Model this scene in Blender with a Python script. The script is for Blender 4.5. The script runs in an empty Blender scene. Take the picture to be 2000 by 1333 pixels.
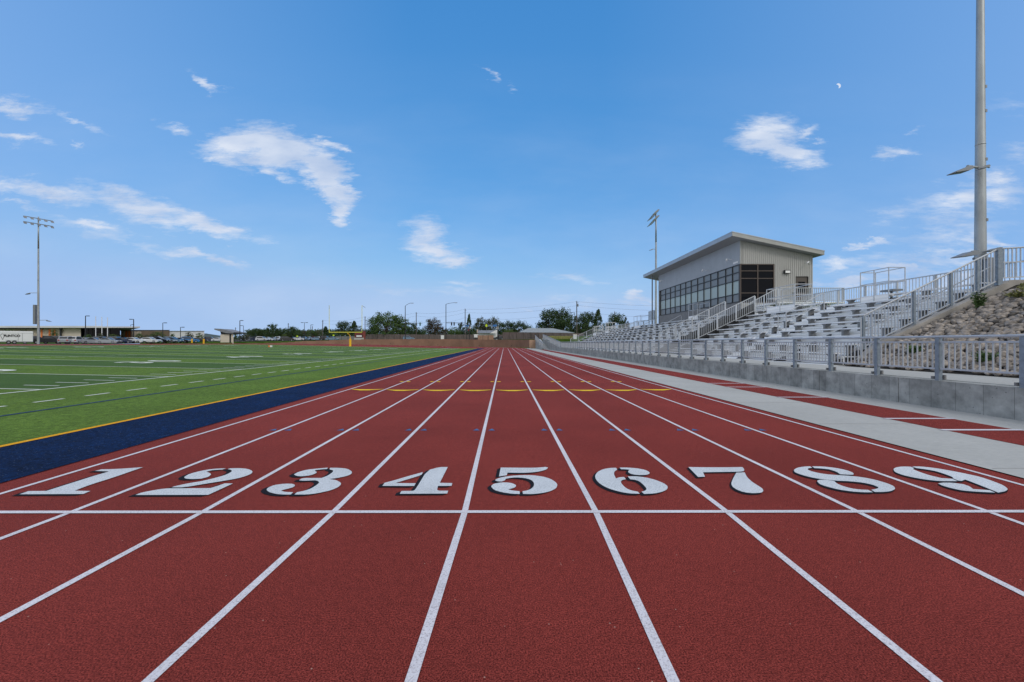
import bpy, math, random
from mathutils import Vector, Matrix, noise
from mathutils.geometry import tessellate_polygon
R = math.radians
random.seed(7)
S = bpy.context.scene
C = S.collection
F, CX, HY, EYE = 800.0, 985.8, 670.0, 1.378     # focal length in px of the 2000 px photograph, vanishing point, eye height

def ax(px, Y): return (px - CX) / F * Y           # lateral position of a thing Y metres away
def az(py, Y): return EYE + (HY - py) / F * Y     # its height

# ---------------------------------------------------------------- materials
MATS = {}
def mat(name, col, rough=0.7, metal=0.0, var=0.0, scale=5.0, bump=0.0, bscale=None, spec=0.5, coat=0.0,
        col2=None, detail=4.0, stretch=None, dist=0.02, rnd=0.0):
    if name in MATS: return MATS[name]
    m = bpy.data.materials.new(name); m.use_nodes = True
    nt = m.node_tree; N = nt.nodes; L = nt.links
    b = N['Principled BSDF']
    b.inputs['Roughness'].default_value = rough
    b.inputs['Metallic'].default_value = metal
    b.inputs['Specular IOR Level'].default_value = spec
    b.inputs['Coat Weight'].default_value = coat
    b.inputs['Base Color'].default_value = (*col, 1)
    if var > 0 or col2 or bump > 0 or rnd > 0:
        tc = N.new('ShaderNodeTexCoord')
        vec = tc.outputs['Object']
        if stretch:
            mp = N.new('ShaderNodeMapping'); mp.inputs['Scale'].default_value = stretch
            L.new(vec, mp.inputs[0]); vec = mp.outputs[0]
        nz = N.new('ShaderNodeTexNoise'); nz.inputs['Scale'].default_value = scale; nz.inputs['Detail'].default_value = detail
        L.new(vec, nz.inputs['Vector'])
        if var > 0 or col2 or rnd > 0:
            rp = N.new('ShaderNodeValToRGB')
            c2 = col2 or tuple(min(1, c * (1 + var)) for c in col)
            c1 = col if col2 else tuple(c * (1 - var) for c in col)
            rp.color_ramp.elements[0].position = 0.36; rp.color_ramp.elements[1].position = 0.64
            rp.color_ramp.elements[0].color = (*c1, 1); rp.color_ramp.elements[1].color = (*c2, 1)
            L.new(nz.outputs['Fac'], rp.inputs[0])
            out = rp.outputs[0]
            if rnd > 0:
                g = N.new('ShaderNodeNewGeometry'); mr = N.new('ShaderNodeMapRange')
                mr.inputs['To Min'].default_value = 1 - rnd; mr.inputs['To Max'].default_value = 1 + rnd
                L.new(g.outputs['Random Per Island'], mr.inputs[0])
                vm = N.new('ShaderNodeVectorMath'); vm.operation = 'SCALE'
                L.new(out, vm.inputs[0]); L.new(mr.outputs[0], vm.inputs['Scale']); out = vm.outputs[0]
            L.new(out, b.inputs['Base Color'])
        if bump > 0:
            n2 = N.new('ShaderNodeTexNoise'); n2.inputs['Scale'].default_value = bscale or scale; n2.inputs['Detail'].default_value = 3
            L.new(vec, n2.inputs['Vector'])
            bp = N.new('ShaderNodeBump'); bp.inputs['Strength'].default_value = bump; bp.inputs['Distance'].default_value = dist
            L.new(n2.outputs['Fac'], bp.inputs['Height']); L.new(bp.outputs[0], b.inputs['Normal'])
    MATS[name] = m
    return m

def paint(name, col): return mat('car_' + name, col, 0.25, 0.25, coat=0.8)

def ground_mat(name, c1, c2, fine, big=0.25, bigamt=0.25, speck=None, bump=0.5, dist=0.01, rough=0.9, fine_stretch=(1, 1, 1), speckscale=90, lo=.35, hi=.65, mid=None):
    """two scales of noise, optional pale specks"""
    m = bpy.data.materials.new(name); m.use_nodes = True
    nt = m.node_tree; N = nt.nodes; L = nt.links; b = N['Principled BSDF']
    b.inputs['Roughness'].default_value = rough; b.inputs['Specular IOR Level'].default_value = 0.12
    tc = N.new('ShaderNodeTexCoord')
    mp = N.new('ShaderNodeMapping'); mp.inputs['Scale'].default_value = fine_stretch; L.new(tc.outputs['Object'], mp.inputs[0])
    a = N.new('ShaderNodeTexNoise'); a.inputs['Scale'].default_value = fine; a.inputs['Detail'].default_value = 5; a.inputs['Roughness'].default_value = .7
    L.new(mp.outputs[0], a.inputs['Vector'])
    rp = N.new('ShaderNodeValToRGB'); rp.color_ramp.elements[0].position = lo; rp.color_ramp.elements[1].position = hi
    rp.color_ramp.elements[0].color = (*c1, 1); rp.color_ramp.elements[1].color = (*c2, 1)
    L.new(a.outputs['Fac'], rp.inputs[0])
    g = N.new('ShaderNodeTexNoise'); g.inputs['Scale'].default_value = big; g.inputs['Detail'].default_value = 6; g.inputs['Roughness'].default_value = .6
    L.new(tc.outputs['Object'], g.inputs['Vector'])
    mr = N.new('ShaderNodeMapRange'); mr.inputs['From Min'].default_value = .3; mr.inputs['From Max'].default_value = .7
    mr.inputs['To Min'].default_value = 1 - bigamt; mr.inputs['To Max'].default_value = 1 + bigamt
    L.new(g.outputs['Fac'], mr.inputs[0])
    vm = N.new('ShaderNodeVectorMath'); vm.operation = 'SCALE'; L.new(rp.outputs[0], vm.inputs[0]); L.new(mr.outputs[0], vm.inputs['Scale'])
    out = vm.outputs[0]
    if mid:
        md = N.new('ShaderNodeTexNoise'); md.inputs['Scale'].default_value = mid[0]; md.inputs['Detail'].default_value = 4; md.inputs['Roughness'].default_value = .7
        mq = N.new('ShaderNodeMapping'); mq.inputs['Scale'].default_value = mid[2] if len(mid) > 2 else (1,1,1); L.new(tc.outputs['Object'], mq.inputs[0]); L.new(mq.outputs[0], md.inputs['Vector'])
        mr2 = N.new('ShaderNodeMapRange'); mr2.inputs['From Min'].default_value = .35; mr2.inputs['From Max'].default_value = .65
        mr2.inputs['To Min'].default_value = 1 - mid[1]; mr2.inputs['To Max'].default_value = 1 + mid[1]; L.new(md.outputs['Fac'], mr2.inputs[0])
        v2 = N.new('ShaderNodeVectorMath'); v2.operation = 'SCALE'; L.new(out, v2.inputs[0]); L.new(mr2.outputs[0], v2.inputs['Scale']); out = v2.outputs[0]
    if speck:
        v = N.new('ShaderNodeTexVoronoi'); v.inputs['Scale'].default_value = speckscale; L.new(tc.outputs['Object'], v.inputs['Vector'])
        lt = N.new('ShaderNodeMath'); lt.operation = 'LESS_THAN'; lt.inputs[1].default_value = .22; L.new(v.outputs['Distance'], lt.inputs[0])
        sx = N.new('ShaderNodeSeparateColor'); L.new(v.outputs['Color'], sx.inputs[0])
        gt = N.new('ShaderNodeMath'); gt.operation = 'GREATER_THAN'; gt.inputs[1].default_value = speck[1]; L.new(sx.outputs[0], gt.inputs[0])
        mu = N.new('ShaderNodeMath'); mu.operation = 'MULTIPLY'; L.new(lt.outputs[0], mu.inputs[0]); L.new(gt.outputs[0], mu.inputs[1])
        mx = N.new('ShaderNodeMix'); mx.data_type = 'RGBA'; L.new(mu.outputs[0], mx.inputs['Factor']); L.new(out, mx.inputs['A'])
        mx.inputs['B'].default_value = (*speck[0], 1); out = mx.outputs['Result']
    L.new(out, b.inputs['Base Color'])
    bp = N.new('ShaderNodeBump'); bp.inputs['Strength'].default_value = bump; bp.inputs['Distance'].default_value = dist
    L.new(a.outputs['Fac'], bp.inputs['Height']); L.new(bp.outputs[0], b.inputs['Normal'])
    return m

M_TRACK = ground_mat('red_rubber', (.080, .010, .009), (.385, .068, .054), 135, .35, .18, ((.45, .3, .25), .996), 1.0, .008, speckscale=60, lo=.40, hi=.60, mid=(22, .13))
M_LINE = ground_mat('line_paint', (.36, .33, .37), (.70, .70, .76), 110, 1.0, .1, None, .6, .004, lo=.33, hi=.52)
M_DIGIT = ground_mat('number_paint', (.30, .34, .37), (.64, .69, .74), 100, 1.2, .1, None, .6, .004, lo=.33, hi=.52)
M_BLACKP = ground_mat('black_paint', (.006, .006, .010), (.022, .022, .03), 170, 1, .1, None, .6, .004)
M_TURF = ground_mat('light_turf', (.03, .085, .008), (.19, .30, .05), 50, .5, .17, ((.3, .34, .12), .93), .9, .02, fine_stretch=(.8, 1.6, 1), speckscale=70, mid=(9, .30, (1, .8, 1)))
M_TURFD = ground_mat('dark_turf', (.03, .075, .016), (.10, .185, .045), 60, .5, .14, None, .9, .02, fine_stretch=(.8, 1.6, 1))
M_BLUE = ground_mat('blue_turf', (.0003, .005, .035), (.003, .034, .13), 75, 1.2, .25, ((.16, .22, .34), .90), 1.0, .03, speckscale=45, lo=.40, hi=.60, mid=(14, .5))
M_CONC = ground_mat('pale_concrete', (.40, .41, .40), (.47, .48, .465), 40, .45, .08, ((.2, .2, .2), .995), .3, .003, rough=.85, fine_stretch=(.3, 1, 1), speckscale=9)
M_GRASS = mat('mown_grass', (.04, .085, .014), .95, col2=(.09, .15, .03), scale=.5, spec=0.0)
M_ASPH = mat('asphalt', (.045, .047, .05), .95, var=.2, scale=.3, spec=0.0)
M_FLINE = ground_mat('turf_line', (.60, .68, .58), (.88, .92, .86), 60, .7, .1, None, .7, .02)
M_FBLUE = ground_mat('turf_line_blue', (.004, .03, .15), (.02, .07, .25), 60, .7, .1, None, .7, .02)
M_YELL = ground_mat('turf_line_yellow', (.75, .33, .01), (.92, .48, .03), 60, .7, .1, None, .7, .02)
M_YMARK = ground_mat('yellow_paint', (.70, .46, .02), (.95, .68, .05), 190, 1, .1, None, .6, .004)
M_BMARK = ground_mat('blue_paint', (.04, .12, .28), (.08, .2, .42), 190, 1, .1, None, .6, .004)

M_ALU = mat('aluminium', (.80, .83, .86), .5, .05, var=.07, scale=1.6, bump=.0)
M_ALUR = mat('aluminium_rail', (.52, .55, .58), .4, .4, var=.05, scale=6)
M_POST = mat('galvanised_post', (.25, .30, .35), .5, .4, var=.12, scale=14)
M_BRK = mat('dark_bracket', (.20, .205, .21), .6, .2)
M_RISER = mat('riser_aluminium', (.90, .91, .90), .55, .0, var=.10, scale=.9, stretch=(1, .5, 14))
M_DARK = mat('dark_steel', (.03, .032, .036), .6, .3)
M_GALV = mat('galvanised_steel', (.40, .43, .44), .5, .55, var=.14, scale=3, stretch=(1, 1, .3))
M_GREY = mat('grey_steel', (.25, .27, .29), .5, .5)
M_LAMPW = mat('lamp_lens', (.9, .9, .88), .25)
M_FRAME = mat('window_frame', (.035, .033, .032), .4, .4)
M_FRAMEB = mat('bronze_frame', (.10, .08, .07), .4, .4)
M_ROOF = mat('roof_metal', (.42, .46, .50), .4, .4, var=.04, scale=1)
M_FASC = mat('fascia_beige', (.38, .39, .375), .5, .1, var=.05, scale=2)
M_SOFF = mat('soffit', (.26, .27, .28), .6)
M_SMOOTH = mat('smooth_panel', (.40, .43, .46), .55, .1, var=.04, scale=1.2)
M_BASE = mat('grey_base', (.22, .22, .22), .7, 0, var=.06, scale=2)
M_BROWNW = mat('brown_wall', (.26, .145, .10), .85, var=.14, scale=.35, bump=.3, bscale=8)
M_TANW = mat('tan_wall', (.42, .28, .19), .85, var=.1, scale=1)
M_ROCK = mat('river_rock', (.13, .115, .10), .8, col2=(.36, .32, .28), scale=1.1, rnd=.6, bump=.3, bscale=40)
M_SOIL = mat('soil', (.025, .022, .019), .95, var=.3, scale=6)
M_WEED = mat('weed_leaf', (.06, .12, .025), .6, var=.4, scale=3, rnd=.3)
M_WEEDY = mat('dry_leaf', (.24, .24, .07), .6, var=.35, scale=3, rnd=.3)
M_BARK = mat('bark', (.12, .10, .085), .9, var=.3, scale=8)
M_WOOD = mat('fence_wood', (.13, .105, .10), .85, var=.25, scale=1.5, stretch=(4, 4, .4))
M_WOODT = mat('new_fence_wood', (.33, .20, .14), .85, var=.2, scale=1.5, stretch=(4, 4, .4))
M_POLEW = mat('pole_wood', (.10, .085, .075), .9, var=.2, scale=3)
M_BRICK = mat('red_brick', (.20, .05, .04), .85, var=.25, scale=4)
M_WHITE = mat('white_paint', (.78, .79, .80), .45, var=.03, scale=1)
M_YPAD = mat('yellow_pad', (.85, .46, .01), .5, var=.04, scale=2)
M_YPOST = mat('yellow_post', (.80, .74, .12), .4, .1)
M_SIGNY = mat('lime_sign', (.62, .85, .02), .5)
M_SIGNB = mat('blue_sign', (.03, .16, .45), .5)
M_RED = mat('red_lens', (.6, .03, .02), .3)
M_GREEN = mat('green_housing', (.03, .16, .07), .5)
M_ORANGE = mat('orange_panel', (.75, .20, .05), .7, var=.1, scale=1)
M_STONE = mat('stone_cladding', (.48, .42, .34), .85, var=.25, scale=1.2)
M_CREAM = mat('cream_wall', (.66, .59, .50), .8, var=.06, scale=.3)
M_BROWNB = mat('brown_block', (.17, .13, .09), .85, var=.1, scale=.3)
M_PALEB = mat('pale_block', (.66, .68, .70), .8, var=.06, scale=.2)
M_SHING = mat('grey_shingle', (.20, .22, .25), .85, var=.12, scale=1.5)
M_TYRE = mat('tyre_rubber', (.012, .012, .013), .85)
M_RIM = mat('wheel_rim', (.35, .36, .38), .35, .8)
M_GLASSC = mat('car_glass', (.015, .02, .03), .08, 0, spec=.8, coat=.5)
M_HEAD = mat('headlight_glass', (.75, .78, .8), .15)
M_TAIL = mat('taillight_glass', (.45, .01, .01), .25)
M_WIRE = mat('power_wire', (.10, .11, .13), .7)
M_HILL = mat('far_trees', (.06, .085, .085), .9, var=.25, scale=.05)

def glass_mat(name, tint, rough=.06, spec=.9, base=.5):
    m = bpy.data.materials.new(name); m.use_nodes = True
    b = m.node_tree.nodes['Principled BSDF']
    b.inputs['Base Color'].default_value = (*tint, 1); b.inputs['Roughness'].default_value = rough
    b.inputs['Metallic'].default_value = base; b.inputs['Specular IOR Level'].default_value = spec
    return m
M_GL_PALE = glass_mat('blind_glass', (.42, .50, .47), .3, .5, .1)
M_GL_GREY = glass_mat('grey_glass', (.22, .24, .25), .3, .4, .05)
M_GL_DARK = glass_mat('dark_glass', (.004, .005, .008), .04, .12, .0)

def ribbed(name, col, pitch, axis):
    m = bpy.data.materials.new(name); m.use_nodes = True; N = m.node_tree.nodes; L = m.node_tree.links; b = N['Principled BSDF']
    b.inputs['Base Color'].default_value = (*col, 1); b.inputs['Roughness'].default_value = .55; b.inputs['Metallic'].default_value = .1
    return m
M_RIB = ribbed('ribbed_siding', (.43, .43, .41), .3, 0)

def wall_mat():
    m = bpy.data.materials.new('board_formed_concrete'); m.use_nodes = True; N = m.node_tree.nodes; L = m.node_tree.links; b = N['Principled BSDF']
    b.inputs['Roughness'].default_value = .85; b.inputs['Specular IOR Level'].default_value = .3
    tc = N.new('ShaderNodeTexCoord'); sp = N.new('ShaderNodeSeparateXYZ'); L.new(tc.outputs['Object'], sp.inputs[0])
    d = N.new('ShaderNodeMath'); d.operation = 'DIVIDE'; d.inputs[1].default_value = .474; L.new(sp.outputs['Y'], d.inputs[0])
    fl = N.new('ShaderNodeMath'); fl.operation = 'FLOOR'; L.new(d.outputs[0], fl.inputs[0])
    wn = N.new('ShaderNodeTexWhiteNoise'); wn.noise_dimensions = '1D'; L.new(fl.outputs[0], wn.inputs['W'])
    fr = N.new('ShaderNodeMath'); fr.operation = 'FRACT'; L.new(d.outputs[0], fr.inputs[0])
    lt = N.new('ShaderNodeMath'); lt.operation = 'LESS_THAN'; lt.inputs[1].default_value = .022; L.new(fr.outputs[0], lt.inputs[0])
    nz = N.new('ShaderNodeTexNoise'); nz.inputs['Scale'].default_value = 2.6; nz.inputs['Detail'].default_value = 7; nz.inputs['Roughness'].default_value = .65
    L.new(tc.outputs['Object'], nz.inputs['Vector'])
    rp = N.new('ShaderNodeValToRGB'); rp.color_ramp.elements[0].position = .3; rp.color_ramp.elements[1].position = .72
    rp.color_ramp.elements[0].color = (.18, .19, .185, 1); rp.color_ramp.elements[1].color = (.47, .485, .47, 1); L.new(nz.outputs['Fac'], rp.inputs[0])
    mr = N.new('ShaderNodeMapRange'); mr.inputs['To Min'].default_value = .82; mr.inputs['To Max'].default_value = 1.12; L.new(wn.outputs['Value'], mr.inputs[0])
    sc = N.new('ShaderNodeVectorMath'); sc.operation = 'SCALE'; L.new(rp.outputs[0], sc.inputs[0]); L.new(mr.outputs[0], sc.inputs['Scale'])
    v = N.new('ShaderNodeTexVoronoi'); v.inputs['Scale'].default_value = 7; L.new(tc.outputs['Object'], v.inputs['Vector'])
    pit = N.new('ShaderNodeMath'); pit.operation = 'LESS_THAN'; pit.inputs[1].default_value = .09; L.new(v.outputs['Distance'], pit.inputs[0])
    mxm = N.new('ShaderNodeMath'); mxm.operation = 'MAXIMUM'; L.new(lt.outputs[0], mxm.inputs[0]); L.new(pit.outputs[0], mxm.inputs[1])
    k = N.new('ShaderNodeMath'); k.operation = 'MULTIPLY'; k.inputs[1].default_value = .55; L.new(mxm.outputs[0], k.inputs[0])
    mx = N.new('ShaderNodeMix'); mx.data_type = 'RGBA'; L.new(k.outputs[0], mx.inputs['Factor']); L.new(sc.outputs[0], mx.inputs['A'])
    mx.inputs['B'].default_value = (.07, .075, .075, 1); L.new(mx.outputs['Result'], b.inputs['Base Color'])
    bp = N.new('ShaderNodeBump'); bp.inputs['Strength'].default_value = .3; bp.inputs['Distance'].default_value = .01
    L.new(nz.outputs['Fac'], bp.inputs['Height']); L.new(bp.outputs[0], b.inputs['Normal'])
    return m
M_WALL = wall_mat()
M_WING = mat('wing_concrete', (.30, .285, .26), .85, col2=(.42, .40, .37), scale=1.6, detail=7, bump=.3, bscale=20)

def leaf_mat(name, c1, c2):
    m = bpy.data.materials.new(name); m.use_nodes = True; N = m.node_tree.nodes; L = m.node_tree.links; b = N['Principled BSDF']
    b.inputs['Roughness'].default_value = .6; b.inputs['Specular IOR Level'].default_value = .25
    tc = N.new('ShaderNodeTexCoord'); nz = N.new('ShaderNodeTexNoise'); nz.inputs['Scale'].default_value = .55; nz.inputs['Detail'].default_value = 3
    L.new(tc.outputs['Object'], nz.inputs['Vector'])
    g = N.new('ShaderNodeNewGeometry')
    ad = N.new('ShaderNodeMath'); ad.operation = 'MULTIPLY_ADD'; ad.inputs[1].default_value = .35; L.new(g.outputs['Random Per Island'], ad.inputs[0]); L.new(nz.outputs['Fac'], ad.inputs[2])
    rp = N.new('ShaderNodeValToRGB'); rp.color_ramp.elements[0].position = .45; rp.color_ramp.elements[1].position = .95
    rp.color_ramp.elements[0].color = (*c1, 1); rp.color_ramp.elements[1].color = (*c2, 1); L.new(ad.outputs[0], rp.inputs[0])
    L.new(rp.outputs[0], b.inputs['Base Color'])
    return m
M_LEAF = [leaf_mat('leaf_dark', (.018, .042, .014), (.07, .12, .035)), leaf_mat('leaf_mid', (.03, .07, .016), (.11, .18, .045)),
          leaf_mat('leaf_brownish', (.045, .038, .028), (.11, .085, .06)), leaf_mat('leaf_bright', (.05, .09, .02), (.15, .2, .06)),
          leaf_mat('leaf_olive', (.05, .06, .03), (.13, .14, .07))]

# ---------------------------------------------------------------- mesh helpers
class MB:
    def __init__(s): s.v = []; s.f = []; s.sm = False
    def quad(s, a, b, c, d):
        n = len(s.v); s.v += [tuple(a), tuple(b), tuple(c), tuple(d)]; s.f.append((n, n+1, n+2, n+3)); return s
    def box(s, x0, x1, y0, y1, z0, z1):
        n = len(s.v)
        s.v += [(x0,y0,z0),(x1,y0,z0),(x1,y1,z0),(x0,y1,z0),(x0,y0,z1),(x1,y0,z1),(x1,y1,z1),(x0,y1,z1)]
        s.f += [(n,n+3,n+2,n+1),(n+4,n+5,n+6,n+7),(n,n+1,n+5,n+4),(n+1,n+2,n+6,n+5),(n+2,n+3,n+7,n+6),(n+3,n,n+4,n+7)]
        return s
    def tube(s, p, q, r, n=8, r2=None, cap=True):
        p = Vector(p); q = Vector(q); r2 = r if r2 is None else r2
        d = (q - p).normalized(); u = d.orthogonal().normalized(); w = d.cross(u); k = len(s.v)
        for i in range(n):
            t = 2*math.pi*(i+.5)/n; o = u*math.cos(t) + w*math.sin(t)
            s.v.append(tuple(p + o*r)); s.v.append(tuple(q + o*r2))
        for i in range(n):
            j = (i+1) % n; s.f.append((k+2*i, k+2*j, k+2*j+1, k+2*i+1))
        if cap:
            s.f.append(tuple(k+2*i for i in range(n))[::-1]); s.f.append(tuple(k+2*i+1 for i in range(n)))
        return s
    def bar(s, p, q, w, h):
        """rectangular bar from p to q, w wide sideways, h in the other direction"""
        p = Vector(p); q = Vector(q); d = (q-p).normalized()
        up = Vector((0,0,1)) if abs(d.z) < .99 else Vector((1,0,0))
        a = d.cross(up).normalized(); b = a.cross(d).normalized(); n = len(s.v)
        for e in (p, q):
            for sa, sb in ((-1,-1),(1,-1),(1,1),(-1,1)): s.v.append(tuple(e + a*w/2*sa + b*h/2*sb))
        s.f += [(n,n+1,n+2,n+3),(n+7,n+6,n+5,n+4),(n,n+4,n+5,n+1),(n+1,n+5,n+6,n+2),(n+2,n+6,n+7,n+3),(n+3,n+7,n+4,n)]
        return s
    def prism(s, pts, a0, a1, axis='y'):
        """outline pts in the plane across the axis, extruded from a0 to a1"""
        n = len(s.v); m = len(pts)
        def P(p, a):
            return (p[0], a, p[1]) if axis == 'y' else ((a, p[0], p[1]) if axis == 'x' else (p[0], p[1], a))
        s.v += [P(p, a0) for p in pts] + [P(p, a1) for p in pts]
        for t in tessellate_polygon([[Vector((p[0], p[1], 0)) for p in pts]]):
            s.f.append((n+t[0], n+t[1], n+t[2])); s.f.append((n+m+t[2], n+m+t[1], n+m+t[0]))
        for i in range(m):
            j = (i+1) % m; s.f.append((n+i, n+j, n+m+j, n+m+i))
        return s
    def flat(s, pts, z):
        n = len(s.v); s.v += [(p[0], p[1], z(p[0], p[1]) if callable(z) else z) for p in pts]
        for t in tessellate_polygon([[Vector((p[0], p[1], 0)) for p in pts]]):
            a, b, c = (pts[i] for i in t)
            if (b[0]-a[0])*(c[1]-a[1]) - (b[1]-a[1])*(c[0]-a[0]) < 0: t = t[::-1]
            s.f.append(tuple(n+i for i in t))
        return s
    def mesh(s, name, m):
        me = bpy.data.meshes.new(name); me.from_pydata(s.v, [], s.f); me.update()
        if m: me.materials.append(m)
        if s.sm: me.polygons.foreach_set('use_smooth', [True]*len(me.polygons))
        return me
    def build(s, name, m, parent=None, **kw):
        o = bpy.data.objects.new(name, s.mesh(name, m)); C.objects.link(o)
        if parent: o.parent = parent
        for k, v in kw.items(): o[k] = v
        return o

def tag(o, label, cat, group=None, kind=None):
    o['label'] = label; o['category'] = cat
    if group: o['group'] = group
    if kind: o['kind'] = kind
    return o
def struct(o): o['kind'] = 'structure'; return o
def thing(name, label, cat, loc=(0,0,0), rz=0, group=None):
    o = bpy.data.objects.new(name, None); o.empty_display_size = .3; C.objects.link(o)
    o.location = loc; o.rotation_euler = (0,0,rz); return tag(o, label, cat, group)
KIDS = {}
def copy_tree(o, parent=None):
    c = o.copy(); C.objects.link(c)
    if parent: c.parent = parent
    for ch in list(o.children): copy_tree(ch, c)
    return c
def bevel(o, w, seg=2):
    md = o.modifiers.new('bevel', 'BEVEL'); md.width = w; md.segments = seg; md.limit_method = 'ANGLE'; return o
def text_mesh(txt, size, extr=0.0, offset=0.0, sx=1.0):
    cu = bpy.data.curves.new('lettering', 'FONT'); cu.body = txt; cu.size = size; cu.extrude = extr; cu.offset = offset
    cu.align_x = 'CENTER'
    to = bpy.data.objects.new('tmp', cu); C.objects.link(to)
    bpy.context.view_layer.update()
    me = bpy.data.meshes.new_from_object(to.evaluated_get(bpy.context.evaluated_depsgraph_get()))
    bpy.data.objects.remove(to)
    if sx != 1: me.transform(Matrix.Diagonal((sx, 1, 1, 1)))
    return me

# ---------------------------------------------------------------- terrain
def gz(x, y=0):
    if x > -62.3: return .0205*max(0.0, -13.5-x)
    return 1.0 + .0107*min(14.0, max(0.0, -66-x))
CC = (-41.0, 103.0)                                  # centre of the far bend
def GH(x, y):
    r = math.hypot(x-CC[0], y-CC[1]) if y > CC[1] else 50.7
    return rim(x) - .12 + min(.03*max(0, r-50.7), .8)*min(1, max(0, (-42-x)/20))*min(1, max(0, (y-103)/22))
def rim(x): return 2.55 if x > -42 else (1.25 if x < -96 else 1.25 + 1.3*((x+96)/54)**.8)

XS = [-90, -80, -66, -62.3, -48, -36, -24, -13.5]
def sheet(name, x0, x1, y0, y1, off, m, parent=None):
    xs = sorted(set([x0, x1] + [x for x in XS if x0 < x < x1])); b = MB()
    for a, c in zip(xs, xs[1:]): b.quad((a,y0,gz(a)+off),(c,y0,gz(c)+off),(c,y1,gz(c)+off),(a,y1,gz(a)+off))
    return b.build(name, m, parent)
def arc_strip(b, r0, r1, a0, a1, off, n=60, c=CC):
    for i in range(n):
        t0 = R(a0 + (a1-a0)*i/n); t1 = R(a0 + (a1-a0)*(i+1)/n)
        P = []
        for r, t in ((r0,t0),(r1,t0),(r1,t1),(r0,t1)):
            x = c[0] + r*math.cos(t); P.append((x, c[1]+r*math.sin(t), gz(x)+off))
        b.quad(*P)
    return b

# base ground: stadium floor, outer land, embankment behind the grandstand
b = MB()
xs = [-90, -80, -66, -62.3, -13.5, 9.3]
for a, c in zip(xs, xs[1:]): b.quad((a,-60,gz(a)-.03),(c,-60,gz(c)-.03),(c,103,gz(c)-.03),(a,103,gz(a)-.03))
n = 72
rr = [0.01, 20, 31, 40, 50.7]
for r0, r1 in zip(rr, rr[1:]): arc_strip(b, r0, r1, 0, 180, -.03, 72)
rr = [50.7, 58, 75, 110, 180, 320, 700, 1600, 5000]
for r0, r1 in zip(rr, rr[1:]):
    for i in range(n):
        P = []
        for r, t in ((r0, math.pi*i/n),(r1, math.pi*i/n),(r1, math.pi*(i+1)/n),(r0, math.pi*(i+1)/n)):
            x, y = CC[0]+r*math.cos(t), CC[1]+r*math.sin(t); P.append((x, y, GH(x, y) if x < 9.5 else 2.43))
        b.quad(*P)
for i in range(n):
    t0, t1 = math.pi*i/n, math.pi*(i+1)/n; P = [(CC[0]+50.7*math.cos(t), CC[1]+50.7*math.sin(t)) for t in (t0, t1)]
    b.quad((*P[0], gz(P[0][0])-.03), (*P[1], gz(P[1][0])-.03), (*P[1], GH(*P[1])), (*P[0], GH(*P[0])))
for x0, x1 in ((-5041,-600),(-600,-200),(-200,-130),(-130,-90)): b.quad((x0,-600,1.13),(x1,-600,1.13),(x1,103,1.13),(x0,103,1.13))
prof = [(9.3,.45),(12.0,.45),(17.4,2.7),(19,3.0),(60,3.3),(5000,3.3)]
for (a, za), (c, zc) in zip(prof, prof[1:]): b.quad((a,-600,za),(c,-600,zc),(c,103,zc),(a,103,za))
b.quad((-90,-600,1.15),(9.3,-600,-.03),(9.3,-60,-.03),(-90,-60,1.15))
struct(b.build('ground', M_GRASS))

# track: red rubber with painted marks
tr = sheet('running_track', -79.5, 5.27, -12, 103, .0, M_TRACK); struct(tr)
b = MB(); arc_strip(b, .02, 15, 0, 180, 0, 60); arc_strip(b, 15, 30, 0, 180, 0, 60); arc_strip(b, 30, 46.3, 0, 180, 0, 60)
b.build('bend', M_TRACK, tr)
X0 = -.3254; LW = 1.067
def wob(y): return 0 if y > 3.32 else -.034*(3.32-y)
def lane_x(k): return X0 + LW*k
for k in range(-4, 6):
    x = lane_x(k); b = MB(); w = .025 if k not in (-4,) else .025
    ys = [-12, -3, 0, .8, 1.6, 2.2, 2.8, 3.32, 6, 103]
    for y0, y1 in zip(ys, ys[1:]):
        a0, a1 = x + wob(max(y0, 1)), x + wob(max(y1, 1)); b.quad((a0-w,y0,.004),(a0+w,y0,.004),(a1+w,y1,.004),(a1-w,y1,.004))
    r = x - CC[0]; arc_strip(b, r-w, r+w, 0, 180, .004, 90)
    b.build('lane_line', M_LINE, tr)
MB().quad((lane_x(-4)-.3,3.295,.0065),(lane_x(5)+.3,3.315,.0065),(lane_x(5)+.3,3.365,.0065),(lane_x(-4)-.3,3.345,.0065)).build('start_line', M_LINE, tr)

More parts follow.
